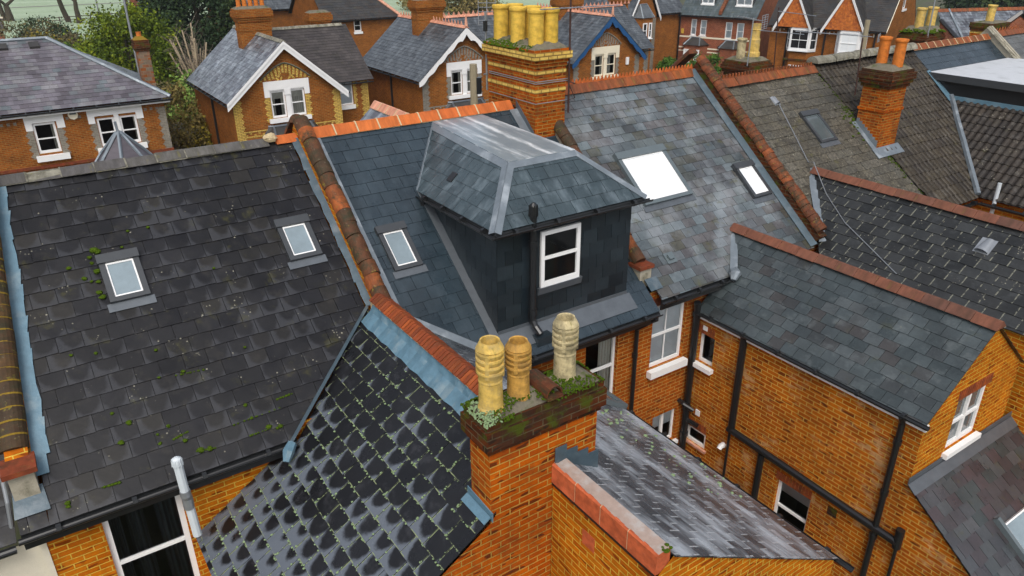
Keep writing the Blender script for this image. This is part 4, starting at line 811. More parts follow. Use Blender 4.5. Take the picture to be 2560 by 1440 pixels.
for hh in (h1, h3, h2):
    q = MB(); n = max(3, int((hh[1]-hh[0])/.0765)+1)
    for i in range(n): a = hh[0]-.03+i*.0765; FS.box(q, a, a+.066, hh[3]+.005, hh[3]+.2, -.02, .005, (rng.random(), rng.random(), 1))
    q.build('window_arch', M['coping_brick'], C)
q = MB(); q.box(11.325, 11.41, 4.66, 9.76, 4.92, 5.04); q.build('fascia', M['white'], C)
gutter(C, (11.265, 4.6, 5.065), (11.265, 9.72, 5.065), .055)
for (pts, r_, clips) in (([(11.25, 9.68, 5.3), (11.3, 9.7, 5.1), (11.3, 9.7, 0)], .075, (((11.3, 9.7, 5.0), (0, 0, 1)), ((11.3, 9.7, 2.6), (0, 0, 1)), ((11.3, 9.7, 1.9), (0, 0, 1)))),
                      ([(11.34, 8.45, 4.98), (11.34, 8.45, 2.72)], .075, ()), ([(11.33, 8.52, 2.72), (11.33, 4.62, 2.56)], .075, ()), ([(11.335, 8.47, 2.66), (11.335, 8.47, .1)], .028, ()),
                      ([(11.34, 7.62, 2.6), (11.34, 7.62, 0)], .07, ()), ([(11.34, 4.62, 2.45), (11.34, 4.62, 2.86)], .075, ()), ([(11.345, 4.62, 2.5), (11.345, 4.62, 0)], .03, ()),
                      ([(11.25, 5.05, 5.05), (11.33, 5.05, 4.9), (11.33, 5.05, 0)], .055, (((11.33, 5.05, 4.5), (0, 0, 1)), ((11.33, 5.05, 3.4), (0, 0, 1)), ((11.33, 5.05, 2.4), (0, 0, 1))))): pipe(C, pts, r_, 'drain_pipe', clips=clips)
q = MB(); q.tube([(11.3, 9.7, 2.62), (11.26, 9.5, 2.66), (11.2, 9.7, 2.75), (11.15, 10.1, 2.8)], .05, 8); q.build('soil_branch', M['black'], C); q = MB(); q.tube([(11.3, 9.7, 2.3), (11.32, 9.35, 2.3)], .05, 8); q.build('soil_branch', M['black'], C)
mb = MB(); FS.box(mb, -9.56, -9.44, 4.66, 4.76, 0, .02); mb.build('vent_cover', M['white'], C); mb = MB(); FS.box(mb, -9.5, -9.38, 2.5, 2.64, 0, .02); mb.build('vent_cover', M['white'], C)
mb = MB(); a, z = FS.px(1809, 1112); mb.tube([FS.p(a, z, 0), FS.p(a, z, .1), FS.p(a, z-.05, .14)], [.07, .06, .055], 10); mb.build('boiler_flue', M['white'], C)
mb = MB(); a, z = FS.px(2080, 1280); FS.box(mb, a-.1, a+.1, z-.1, z+.1, -.02, .003); mb.build('air_brick', M['brick_dark'], C)
# lean-to roof below the gable
LA = radians(37); LN = V((0, -sin(LA), cos(LA)))
def LP(x, y, h=0): return V((x, y, 3.82-(4.72-y)*tan(LA)))+LN*h
slates(C, 'lean_to_roof', M['s_L'], LP(11.3, 2.0), (1, 0, 0), (0, cos(LA), sin(LA)), [[LP(11.32, 1.8), LP(17, 1.8), LP(17, 4.68), LP(11.32, 4.68)]], .3, .222, seed=34, jit=.007, t=.011, gap=.0045)
strip(C, 'flashing', M['lead'], [LP(11.28, 4.55, .03), LP(16, 4.55, .03), LP(16, 4.71, .04), LP(11.28, 4.71, .04)]); 
strip(C, 'flashing', M['lead'], [(11.3, 4.7, 3.83), (16, 4.7, 3.83), (16, 4.7, 3.96), (11.3, 4.7, 3.96)])
s0, s1 = onpl((2487, 1303), LP(12, 4), LN), onpl((2560, 1262), LP(12, 4), LN)
rooflight(C, (s0.x-.05, s0.x+1.5, s0.y-1.15, s0.y+.03), pane='sky_blue', base=lambda x, y, h=0: LP(x, y, h), frame='clad_grey', h=.12, hood=False)
# ------------------------------------------------------------------ house D (lichened grey-brown tiles, orange-pot chimney)
D = thing('terraced_house', 'terraced house with lichened grey-brown tiles and a brick chimney with two orange pots', 'house', (17.4, 9.9, 0), TER)
Tsl(D, M['s_D'], [[(15.22, 9.42), (20.25, 9.42), (19.75, 12.0), (19.6, 13.42), (15.22, 13.42)]], .34, .25, seed=41, jit=.006, t=.013)
ridge(D, 'ridge', M['ridge_old'], (15.25, 13.46, 8.97), (19.5, 13.52, 8.97), .42, ANG(.2, .17), jit=.006)
q = MB()
q.box(15.3, 19.45, 13.485, 13.515, 8.97, 8.995)
for i in range(34): x = 15.35+4.1*i/34; q.tube([(x, 13.5, 8.98), (x, 13.5, 9.07)], .03, 6, (rng.random(), .5, 1))
q.build('ridge_crest', M['ridge_old'], D)
front_half(D, 15.2, 19.6, 's_H3', 13.46, 8.9)
rooflight(D, (17.58, 18.28, 11.62, 12.42), pane='sky_dark', h=.08, inner='clad_grey')
def bullvent(root, p, sz=.2, n=TN, u=V((1, 0, 0)), v=None, mat='steel'):
    v = v or n.cross(u); q = MB(); pr = ROUND(sz*.5, 8, .8)
    A = [p+u*x+n*y for x, y in pr]; Bp = [p+u*x*.5+n*y*.25+v*sz*1.3 for x, y in pr]
    for k in range(8): q.face([A[k], A[k+1], Bp[k+1], Bp[k]], smooth=True)
    q.obox(p-u*sz*.55-v*.03, u*sz*1.1, v*sz*1.4, n*.012); return q.build('roof_vent', M[mat], root)
bullvent(D, onT((1942, 262))+TN*.02, .2)
r = random.Random(4); q = MB()
for i in range(420):
    t = r.random(); y = 13.4-t*3.7; x = 19.52+t*.42+.14*max(0, t-.5)-abs(r.gauss(0, .16))*(1.6 if .25 < t < .6 else .5)+.03
    if r.random() < .35+.6*(.25 < t < .75): q.blob(TP(x, y, .03), r.uniform(.012, .035)*(1.4 if .3 < t < .55 else .8), .5, rn=r)
q.build('moss', M['moss'], D)['kind'] = 'stuff'
dc = chimney(D, 19.5, 20.36, 11.17, 11.9, 6.6, 9.1, 'brick_big', ((.46, .05), (.36, .1), (.25, .14), (.08, .08)), (), [(19.93, 11.76, .72, .14, 'pot_red', 'flare'), (19.97, 11.33, .7, .14, 'pot_red', 'flare')], 'concrete', flaunch=.12)
mb = MB(); mb.box(19.47, 20.39, 11.14, 11.93, 8.02, 8.09); mb.build('string_course', M['brick_chim'], dc)
mb = MB(); mb.prism([TP(19.3, 10.95, .035), TP(20.5, 10.95, .05), TP(20.5, 11.2, .05), TP(19.3, 11.2, .035)], TN*.02)
for k in range(8): y = 11.17+k*.09; mb.prism([(19.488, y, TP(0, y).z), (19.488, y+.09, TP(0, y+.09).z), (19.488, y+.09, TP(0, y+.09).z+.2), (19.488, y, TP(0, y+.09).z+.2)], (-.012, 0, 0))
mb.prism([TP(19.34, 11.1, .03), TP(19.5, 11.1, .05), TP(19.5, 11.95, .05), TP(19.34, 11.95, .03)], TN*.012); mb.build('flashing', M['lead_new'], dc)
# rear wing of D
DA = radians(36); DN = V((-sin(DA), 0, cos(DA)))
def DP(x, y, h=0): return V((x, y, 6.95-(16.63-x)*tan(DA)))+DN*h
slates(D, 'wing_roof', M['s_Dw'], DP(15, 9.5), (0, -1, 0), (cos(DA), 0, sin(DA)), [[DP(16.63, 2.5), DP(16.63, 11.1), DP(14.75, 9.25), DP(14.75, 2.5)]], .33, .25, seed=42, jit=.006, t=.012)
slates(D, 'wing_roof_back', M['s_Dw'], (18.6, 2.5, 6.95-1.97*tan(DA)), (0, 1, 0), (-cos(DA), 0, sin(DA)), [[(16.63, 2.5, 6.95), (16.63, 11.1, 6.95), (18.6, 9.3, 6.95-1.97*tan(DA)), (18.6, 2.5, 6.95-1.97*tan(DA))]], .33, .25, seed=43)
mb = MB(); wall(mb, Fac((14.85, 0, 0), (-1, 0, 0)), [(-9.7, 0), (-2.6, 0), (-2.6, 5.6), (-9.7, 5.6)]); wall(mb, Fac((0, 2.6, 0), (0, -1, 0)), [(14.85, 0), (18.5, 0), (18.5, 5.5), (16.63, 6.9), (14.85, 5.6)]); wall(mb, Fac((18.5, 0, 0), (1, 0, 0)), [(2.6, 0), (9.7, 0), (9.7, 5.5), (2.6, 5.5)]); mb.build('wing_wall', M['brick_gold'], D)
mb = MB(); wall(mb, Fac((0, 9.7, 0), (0, -1, 0)), [(14.9, 0), (20.2, 0), (20.2, 5.75), (14.9, 5.75)]); mb.build('rear_wall', M['brick'], D)
ridge(D, 'wing_ridge', M['ridge_brown'], (16.63, 11.05, 7.05), (16.63, 2.5, 7.05), .45, ANG(.17, .13), jit=.005)
strip(D, 'valley', M['lead_new'], [V((16.55, 11.2, 7.0)), V((16.72, 11.03, 7.0)), V((15.2, 9.4, 5.9)), V((15.02, 9.52, 5.89))])
bullvent(D, onpl((2452, 632), DP(15, 8), DN)+DN*.02, .28, DN, V((0, -1, 0)))
# ------------------------------------------------------------------ house E (brown pantiles, box dormer)
E = thing('terraced_house', 'terraced house with brown ribbed pantiles and a black flat-roofed box dormer with a white top', 'house', (22, 9.9, 0), TER)
Tsl(E, M['pan'], [[(20.12, 9.42), (22.05, 9.42), (24.55, 12.0), (24.62, 13.55), (19.52, 13.55), (19.66, 12.0)]], .2, .3, seed=51, prof=ROLL, t=.02, jit=.006)
ridge(E, 'ridge', M['ridge_crust'], (19.5, 13.58, 9.02), (24.6, 13.58, 9.02), .42, ROUND(.2, 8, .9), jit=.012)
Tsl(E, M['s_B'], [[(24.66, 12.6), (29.55, 12.6), (29.55, 13.62), (24.66, 13.62)]], .34, .262, seed=52, name='new_slate_strip', jit=.002)
ridge(E, 'new_ridge', M['ridge_old'], (24.65, 13.7, 9.12), (29.5, 13.7, 9.12), .45, ANG(.17, .16), mort=M['mortar'])
front_half(E, 19.6, 29.6, 's_H3')
EA = math.atan2(2.0, 2.45); EN = V((-sin(EA), 0, cos(EA)))
def EP(x, y, h=0): return V((x, y, 7.67-(24.55-x)*tan(EA)))+EN*h
slates(E, 'wing_roof', M['pan_dark'], EP(22.1, 9.4), (0, -1, 0), (cos(EA), 0, sin(EA)), [[EP(24.6, 3), EP(24.6, 12.05), EP(22.08, 9.4), EP(22.08, 3)]], .2, .3, seed=53, prof=ROLL, t=.02, jit=.006)
va, vb = V((24.55, 12.0, 7.76)), V((22.08, 9.42, 5.72)); mb = MB(); mb.tube([va.lerp(vb, i/8)+V((rng.uniform(-.015, .015), 0, .02)) for i in range(9)], .085, 6); mb.build('valley', M['lead_new'], E)
mb = MB(); mb.box(24.56, 29.6, 2, 12.75, 7.5, 8.3); bx = mb.build('box_dormer', M['black'], E)
mb = MB(); mb.box(24.47, 29.7, 1.95, 12.85, 8.305, 8.4); mb.build('flat_roof', M['grp'], bx); mb = MB(); mb.box(24.44, 24.468, 1.9, 12.86, 8.2, 8.41); mb.build('edge_trim', M['clad'], bx)
mb = MB(); mb.box(24.5, 24.555, 2, 12.2, 7.66, 7.8); mb.build('flashing', M['lead_blue'], bx); strip(bx, 'flashing', M['lead_blue'], [TP(24.32, 11.95, .06), TP(24.56, 11.95, .08), TP(24.56, 12.9, .08), TP(24.42, 12.9, .06)])
mb = MB(); wall(mb, Fac((0, 9.7, 0), (0, -1, 0)), [(20.1, 0), (22.4, 0), (22.4, 5.7), (20.1, 5.7)]); wall(mb, Fac((22.35, 0, 0), (-1, 0, 0)), [(-9.7, 0), (-2.5, 0), (-2.5, 5.7), (-9.7, 5.7)]); mb.build('rear_wall', M['brick_gold'], E)
gutter(E, (20.1, 9.34, ZE-.06), (22.1, 9.34, ZE-.06), .07); gutter(E, (21.98, 3, 5.55), (21.98, 9.3, 5.55), .07)
tp = onX((2500, 458), 22.1); bt = onX((2478, 530), 22.2)
pipe(E, [tp, tp+V((0, 0, -1.1)), tp+V((0, .15, -1.25)), tp+V((.1, .45, -1.3)), tp+V((.12, .55, -1.6))], .055, 'soil_pipe', 'pvc')
party(E, 29.6, 29.85, 9.5, 13.9, .25, 'stone', 'party_wall'); ridge(E, 'coping', M['ridge_crust'], TP(29.72, 9.6, .25), TP(29.72, 13.9, .25), .4, ANG(.19, .06))
# ------------------------------------------------------------------ house F (far right end of the terrace)
F_ = thing('terraced_house', 'terraced house at the right end of the near row with plain grey slates', 'house', (33, 9.9, 0), TER)
Tsl(F_, M['s_F'], [[(29.88, 9.42), (42, 9.42), (42, 13.7), (29.88, 13.7)]], .34, .25, seed=61)
ridge(F_, 'ridge', M['ridge_old'], (29.9, 13.75, 9.15), (42, 13.75, 9.15), .45, ANG(.18, .15))
q = MB()
for i in range(60): x = 30+11.8*i/60; q.prism([(x, 13.74, 9.14), (x+.15, 13.74, 9.14), (x+.075, 13.74, 9.27)], (0, .03, 0), (rng.random(), .5, 1))
q.build('ridge_crest', M['ridge_old'], F_); front_half(F_, 29.8, 42, 's_H3')
mb = MB(); wall(mb, Fac((0, 9.7, 0), (0, -1, 0)), [(29.7, 0), (42, 0), (42, 5.7), (29.7, 5.7)]); mb.build('rear_wall', M['brick'], F_)
# street-side chimneys showing above the ridges
def bandset(x0, z): return [(z-.62, z-.545, .01), (z-.92, z-.845, .008), (z-1.2, z-1.125, .008)]
st = ((.46, .02), (.36, .06), (.26, .1), (.14, .07), (.07, .03))
chimney(D, 18.65, 19.55, 15.1, 16.0, 6.8, 8.92, 'brick_big', st, bandset(0, 8.92), [(18.82, 15.6, .58, .13, 'pot_cream', 'flare'), (19.2, 15.45, .98, .165, 'pot_yellow', 'oct')], 'concrete', flaunch=.1)
e2 = chimney(E, 28.05, 29.15, 15.1, 16.0, 6.8, 9.1, 'brick_big', st, bandset(0, 9.1), [(28.3, 15.55, .72, .15, 'pot_yellow', 'flare'), (28.62, 15.75, .66, .15, 'pot_cream', 'flare'), (28.95, 15.5, .72, .16, 'pot_yellow', 'flare')], 'concrete', flaunch=.2)
r = random.Random(8); q = MB()
for i in range(260): x, y = r.uniform(27.95, 29.25), r.uniform(15.0, 16.1); q.blob((x, y, 9.1+min(.17, .5*min(x-27.95, 29.25-x, y-15, 16.1-y))), r.uniform(.03, .07), .5, rn=r)
q.build('moss', M['moss'], e2)['kind'] = 'stuff'
chimney(F_, 33.0, 34.2, 15.2, 16.0, 6.8, 9.12, 'brick_chim', ((.3, .03), (.2, .06)), [(8.72, 8.795, .008), (8.5, 8.575, .008)], [(33.5, 15.6, .62, .15, 'pot_yellow', 'flare')], 'concrete', flaunch=.05)
# ------------------------------------------------------------------ aerials, poles, cable
def aerial(name, label, base, top, boom=(), grid=None, r=.018, mat='mast', elems=7, el=.3, cat='aerial'):
    """mast with a yagi boom (list of end points) and optional reflector grid (centre, right, up)"""
    t = thing(name, label, cat, base, 'television aerials on the chimneys'); mb = MB(); mb.tube([base, top], r, 7); mb.build('mast', M[mat], t)
    for a, b in boom:
        a, b = V(a), V(b); d = (b-a).normalized(); s = d.cross(V((0, 0, 1))).normalized(); mb = MB(); mb.tube([a, b], .012, 5)
        for k in range(elems): p = a+(b-a)*(k+.5)/elems; mb.tube([p-s*el*.5, p+s*el*.5], .006, 4)
        mb.build('boom', M['steel'], t)
    if grid:
        c, u, w, n = V(grid[0]), V(grid[1]), V(grid[2]), grid[3]; mb = MB()
        for k in range(n): o = w*(k/(n-1)-.5)*2; mb.tube([c-u+o, c+u+o], .009, 4)
        for k in (-1, 1): mb.tube([c+u*k-w, c+u*k+w], .009, 4)
        mb.tube([c-w, c+w], .012, 4); mb.build('reflector', M['steel'], t)
    return t
b = onY((1424, 150), 12.86); tt = onY((1427, 0), 12.86)
ae = aerial('tv_aerial', 'dark red aerial mast with a long thin yagi strapped to the six-pot chimney', b+V((0, 0, -1.1)), tt+V((0, 0, .4)), [(onY((1350, 24), 12.5), onY((1550, 12), 13.2))], elems=5, el=.25, r=.022)
q = MB(); z = b.z-.55; q.tube([(10.12, 12.95, z+.12), (10.3, 12.86, z+.05), b+V((0, 0, -.5)), (10.3, 12.86, z-.25), (10.12, 12.95, z-.32)], .014, 5); q.build('bracket', M['mast'], ae)
b = onX((1214, 100), 9.4); b = V((9.15, 14.85, 9.9)); p1 = onY((1214, 62), 14.85); 
ae = aerial('tv_aerial', 'grey aerial mast with a wide white grid reflector left of the yellow chimney pots', onY((1218, 225), 14.85), onY((1213, 30), 14.85), [], (onY((1217, 24), 14.9), onY((1238, 24), 14.9)-onY((1217, 24), 14.9), V((0, 0, .32)), 8), mat='steel', r=.022)
q = MB(); c = onY((1213, 66), 14.83); q.tube([c+V((0, 0, -.1)), c+V((0, 0, .12))], .05, 8); q.build('clamp', M['black'], ae)
q = MB(); c = onY((1221, 200), 14.85); q.tube([c+V((-.12, 0, .14)), c+V((.1, 0, .12)), c+V((.2, -.05, -.05))], .02, 6); q.build('bracket', M['steel'], ae)
aerial('tv_aerial', 'thin aerial mast rising beside the two orange pots with a small panel reflector', onY((2137, 238), 11.9), onY((2157, 95), 11.9), [(onY((1990, 78), 11.2), onY((2180, 92), 12.2))], (onY((2197, 95), 12.2), V((.13, .05, 0)), V((0, 0, .1)), 5), elems=9, el=.16)
aerial('tv_aerial', 'aerial mast with a grid reflector behind the tall octagonal pot', onY((1868, 165), 15.05), onY((1884, 45), 15.05), [(onY((1845, 40), 15.0), onY((1900, 52), 15.6))], (onY((1912, 55), 15.5), V((.25, .1, 0)), V((0, 0, .2)), 7), mat='steel', elems=9, el=.3)
aerial('tv_aerial', 'brown aerial mast with a short yagi standing right of the octagonal pot', onY((1934, 175), 15.7), onY((1947, 18), 15.7), [(onY((1946, 28), 15.6), onY((2040, 40), 16.6)), (onY((1900, 76), 15.2), onY((2010, 86), 16.4))], elems=9, el=.14)
aerial('tv_aerial', 'leaning grey aerial mast on the moss-capped chimney with three buff pots', onY((2313, 120), 15.05), onY((2342, -20), 15.05), [], mat='steel', r=.025)
def pole(label, px_bot, px_top, y, r, mat, cat='pole', name='utility_pole'):
    t = onY(px_top, y); t0 = thing(name, label, cat, (t.x, y, 0)); mb = MB(); mb.tube([(t.x, y, 0), t], [r*1.15, r], 10); mb.build('pole', M[mat], t0); return t0, t
t0, t = pole('short weathered wooden telegraph pole in front of the white bargeboard house', (1183, 275), (1183, 160), 22.6, .13, 'wood')
mb = MB(); mb.tube([t+V((.14, -.05, -.45)), t+V((.14, -.05, -1.0))], .13, 10); mb.build('junction_box', M['black'], t0)
pole('grey wooden telegraph pole in front of the twin gable houses', (2163, 146), (2170, 50), 30, .16, 'wood')
t0, t = pole('tall grey street lighting column in front of the evergreen tree', (320, 95), (297, -60), 46, .055, 'steel', 'lamp post', 'lamp_post')
pole('thin white pole standing at the edge of the misty park', (248, 60), (233, -30), 100, .07, 'steel')
# loose cable over the roofs
cb = [onT((1945, 262)), onT((1985, 340)), onT((2020, 410)), V((16.5, 11.0, 7.15))]+[onpl(p, DP(15, 8), DN) for p in ((2065, 490), (2110, 560), (2150, 600), (2200, 650), (2240, 690))]
mb = MB(); mb.tube([p+V((0, 0, .05)) for p in cb], .012, 5); o = mb.build('loose_cable', M['steel']); tag(o, 'thin pale cable draped over the ridge of the dark mossy wing roof', 'cable')
# ================================================================== HOUSES ACROSS THE STREET
ROW = 'villas across the street'; YF = 37.4; FV = Fac((0, YF, 0), (0, -1, 0))
def slope(parent, mat, pts, w, g, name='roof', seed=1, t=.012, jit=.006):
    """slated plane: first two points along the eave, left to right seen from outside"""
    P = [V(p) for p in pts]; u = (P[1]-P[0]).normalized(); n = u.cross(P[2]-P[0]).normalized()
    return slates(parent, name, mat, P[0], u, n.cross(u), [P], w, g, t=t, jit=jit, seed=seed)
def quoin(mb, f, a, dirn, z0, z1, w=.34, step=.3, d=.012):
    z = z1; k = 0
    while z > z0:
        for i, e in enumerate((0, .055, .11, .055)):
            zz = z-.075*(i+1); x0, x1 = sorted((a, a+dirn*(w+e))); f.box(mb, x0, x1, zz, zz+.0745, -.02, d+.0005*i)
        z -= .3
def fan(root, f, c, z, w, h, ca, cb):
    """pointed brick panel above a window: radiating bars over a herringbone field"""
    m1, m2 = MB(), MB(); n = 13; arc = lambda s: z+.04+h*(1-abs(s)**1.5)
    pl = [(c-w, z)]+[(c-w+2*w*i/16, arc(-1+i/8)) for i in range(17)]+[(c+w, z)]
    m2.prism([f.p(a, zz, .001) for a, zz in pl], f.n*.006)
    for i in range(n+1):
        s = -1+2*i/n; a = c+s*w*.97; zt = arc(s*.97)-.02; L = min(.4, (zt-z)*.9); tx = -s*.3
        m1.prism([f.p(a-.06, zt, .008), f.p(a+.06, zt, .008), f.p(a+.06+tx*L, zt-L, .008), f.p(a-.06+tx*L, zt-L, .008)], f.n*.006)
    for i in range(-4, 5):
        for j in range(3):
            a = c+i*.2+(.1 if j % 2 else 0); zz = z+.07+j*.13
            if zz+.1 > arc((a-c)/w)-.36 or abs(a-c) < .1: continue
            sg = 1 if (i+j) % 2 else -1; m1.prism([f.p(a-.085, zz-sg*.06+.03*sg, .008), f.p(a-.03, zz-sg*.06-.05*sg, .008), f.p(a+.085, zz+sg*.06-.03*sg, .008), f.p(a+.03, zz+sg*.06+.05*sg, .008)], f.n*.006)
    top = [f.p(c-w+2*w*i/16, arc(-1+i/8)+.03, .03) for i in range(17)]; m3 = MB(); m3.tube(top, .045, 5); m3.build('arch_label', M['brick_grey' if ca == 'brick_grey' else 'concrete'], root)
    o = m2.build('arch_panel', M[cb], root); m1.build('arch_bars', M[ca], o)
def boards(root, f, xl, xa, xr, ze, za, d, mat, scallop, wd=.34):
    q = MB()
    for x in (xl, xr):
        a, b = V((x, ze)), V((xa, za)); n = 22 if scallop else 1
        lo = lambda t: (wd*(.75+.35*abs(sin(t*pi*5)))+ (.12*(t > .9)) if scallop else wd)
        for i in range(n):
            t0, t1 = i/n, (i+1)/n; p0, p1 = a.lerp(b, t0), a.lerp(b, t1)
            q.prism([f.p(p0.x, p0.y, d), f.p(p1.x, p1.y, d), f.p(p1.x, p1.y-lo(t1), d), f.p(p0.x, p0.y-lo(t0), d)], f.n*.05)
        if not scallop: q.prism([f.p(a.x, a.y+.02, d+.051), f.p(b.x, b.y+.02, d+.051), f.p(b.x, b.y-.13, d+.051), f.p(a.x, a.y-.13, d+.051)], f.n*.03)
    q.build('bargeboard', M[mat], root)
def villa(label, xc, q_mat, board, scallop, roof_l, roof_r, side, seed, crest, wcol='white', wx=0, curt=((0, .3), (.7, 1)), cw_=2.5):
    h = thing('villa', label, 'house', (xc, YF, 0), ROW); hw = 2.72; ze, zr = 5.42, 7.78; xl, xr = xc-hw, xc+hw; y1 = 45.2; sl_ = (zr-ze)/hw
    ww = [(xc+wx-.85, xc+wx-.12, 4.22, 5.52), (xc+wx+.14, xc+wx+.87, 4.22, 5.52)]
    mb = MB(); wall(mb, FV, [(xl, 0), (xr, 0), (xr, ze), (xc, zr), (xl, ze)], ww)
    wall(mb, Fac((xl, 0, 0), (-1, 0, 0)), [(-y1, 0), (-YF, 0), (-YF, ze), (-y1, ze)]); wall(mb, Fac((xr, 0, 0), (1, 0, 0)), [(YF, 0), (y1, 0), (y1, ze), (YF, ze)])
    wall(mb, Fac((0, y1, 0), (0, 1, 0)), [(-xr, 0), (-xl, 0), (-xl, ze), (-xc, zr), (-xr, ze)]); mb.build('wall', M['brick_far'], h)
    for k, w in enumerate(ww): window(h, FV, w, rail=.5, fr=.08, rec=.04, sill=0, mat=wcol, curt=curt if k == 0 else ((0, .55),) if seed != 2 else ((0, 1),), blind=.3 if seed == 2 else 0)
    q = MB(); FV.box(q, xc+wx-1.12, xc+wx+1.14, 5.58, 6.0, -.02, .05); FV.box(q, xc+wx-1.12, xc+wx-.86, 5.25, 5.58, -.02, .045); FV.box(q, xc+wx+.88, xc+wx+1.14, 5.25, 5.58, -.02, .045); FV.box(q, xc+wx-.115, xc+wx+.135, 4.2, 5.58, -.1, .03)
    FV.box(q, xc+wx-.15, xc+wx+.17, 5.3, 5.58, -.02, .06); FV.box(q, xc+wx-.9, xc+wx+.92, 5.525, 5.578, -.02, .02); FV.box(q, xc+wx-1.05, xc+wx+1.07, 4.0, 4.2, -.03, .14); q.build('stone_surround', M[wcol], h)
    q = MB(); quoin(q, FV, xl, 1, 1, ze-.1); quoin(q, FV, xr, -1, 1, ze-.1); quoin(q, FV, xc+wx-.87, -1, 4.2, 5.25, .2); quoin(q, FV, xc+wx+.89, 1, 4.2, 5.25, .2)
    for zz in (3.42, 3.66): FV.box(q, xl+.36, xr-.36, zz, zz+.07, -.02, .012)
    for k in range(24): a = xl+.4+k*.21; FV.box(q, a, a+.1, 3.49+.085*(k % 2), 3.565+.085*(k % 2), -.02, .011)
    q.build('quoins', M[q_mat], h)
    fan(h, FV, xc+wx, 6.02, 1.25, .72, q_mat, 'brick_far')
    o = .32; dz = o*sl_
    slope(h, M[roof_l], [(xl-o, y1, ze-dz+.06), (xl-o, YF-.35, ze-dz+.06), (xc, YF-.35, zr+.06), (xc, y1, zr+.06)], .3, .23, seed=seed)
    slope(h, M[roof_r], [(xr+o, YF-.35, ze-dz+.06), (xr+o, y1, ze-dz+.06), (xc, y1, zr+.06), (xc, YF-.35, zr+.06)], .3, .23, seed=seed+1)
    boards(h, FV, xl-o, xc, xr+o, ze-dz+.05, zr+.05, .29, board, scallop)
    gutter(h, (xl-o-.05, YF-.3, ze-dz-.02), (xl-o-.05, y1, ze-dz-.02), .06); gutter(h, (xr+o+.05, YF-.3, ze-dz-.02), (xr+o+.05, y1, ze-dz-.02), .06)
    pipe(h, [(xl-.06, 41.2, ze-.1), (xl-.06, 41.2, 0)], .06)
    ridge(h, 'ridge', M['ridge_crust' if not crest else 'ridge_pink'], (xc, YF-.35, zr+.12), (xc, y1, zr+.12), .45, ANG(.16, .12))
    if crest:
        q = MB()
        for i in range(22): y = YF+.1+i*.35; q.prism([(xc-.015, y, zr+.12), (xc-.015, y+.22, zr+.12), (xc-.015, y+.11, zr+.34)], (.03, 0, 0), (rng.random(), .5, 1))
        q.tube([(xc, YF-.3, zr+.1), (xc, YF-.3, zr+.5), (xc, YF-.3, zr+.75)], [.09, .06, .03], 8); q.build('ridge_crest', M['ridge_pink'], h)
    # set-back cross wing
    xa, xb = (xr, xr+cw_) if side > 0 else (xl-cw_, xl); yf, yr = 39.6, 42.6
    sw = [(xa+.62, xa+1.6, 3.95, 5.25)] if side > 0 else []
    mb = MB(); wall(mb, Fac((0, yf, 0), (0, -1, 0)), [(xa, 0), (xb, 0), (xb, ze), (xa, ze)], sw); xo = xb if side > 0 else xa
    fs = Fac((xo, 0, 0), (side, 0, 0)); s2 = side; wall(mb, fs, [(s2*yf, 0), (s2*(yf+6), 0), (s2*(yf+6), ze), (s2*yr, zr), (s2*yf, ze)] if side > 0 else [(-yf, 0), (-yf, ze), (-yr, zr), (-yf-6, ze), (-yf-6, 0)]); mb.build('cross_wing_wall', M['brick_far'], h)
    for w in sw: window(h, Fac((0, yf, 0), (0, -1, 0)), w, rail=.5, blind=.95, sill=.22)
    q = MB(); f2 = Fac((0, yf, 0), (0, -1, 0))
    if side > 0: quoin(q, f2, xa+1.63, 1, 3.95, 5.25, .12); q.build('quoins', M[q_mat], h); q = MB(); quoin(q, f2, xb, -1, 1, ze-.1)
    if q.f: q.build('quoins', M[q_mat], h)
    x_in = xc; e = .25 if side > 0 else -.25; sd_ = (zr-ze)/(yr-yf)
    pts = [(xr-.05 if side > 0 else xa-.25, yf-.3, ze-.3*sd_+.05), (xb+.25 if side > 0 else xl+.05, yf-.3, ze-.3*sd_+.05), (xb+.25 if side > 0 else xc, yr, zr+.05), (xc if side > 0 else xa-.25, yr, zr+.05)]
    slope(h, M[roof_r if side > 0 else roof_l], pts, .3, .2, 'cross_wing_roof', seed+2)
    slope(h, M[roof_r], [(max(xb, xa)+.25, yf+6.3, ze-.2), (min(xa, xb)-.25, yf+6.3, ze-.2), (min(xa, xb)-.25, yr, zr+.05), (max(xa, xb)+.25, yr, zr+.05)], .6, .45, 'cross_wing_roof', seed+3)
    ridge(h, 'ridge', M['ridge_crust' if not crest else 'ridge_pink'], (min(xa, xc), yr, zr+.12), (max(xb, xc), yr, zr+.12), .45, ANG(.16, .12))
    if crest:
        q = MB()
        for i in range(18): x = min(xa, xc)+.2+i*.35; q.prism([(x, yr-.015, zr+.12), (x+.22, yr-.015, zr+.12), (x+.11, yr-.015, zr+.34)], (0, .03, 0), (rng.random(), .5, 1))
        q.build('ridge_crest', M['ridge_pink'], h)
    gutter(h, (xa, yf-.36, ze-.28), (xb+.2*side, yf-.36, ze-.28), .06)
    # slated bay roof with lead hips under the main window
    q = MB(); b = (xc-1.75, xc+1.75, YF-1.2); t = (xc-.95, xc+.95); z0, z1 = 3.05, 3.85
    A_ = [V((b[0], YF-.0, z0)), V((b[0]+.6, b[2], z0)), V((b[1]-.6, b[2], z0)), V((b[1], YF, z0))]; T_ = [V((t[0]-.2, YF, z1)), V((t[0], YF-.15, z1)), V((t[1], YF-.15, z1)), V((t[1]+.2, YF, z1))]
    for k in range(3): q.face([A_[k], A_[k+1], T_[k+1], T_[k]])
    q.face(T_); o_ = q.build('bay_roof', M['s_H7'], h); q = MB()
    for k in (1, 2): q.tube([A_[k], T_[k]], .06, 6)
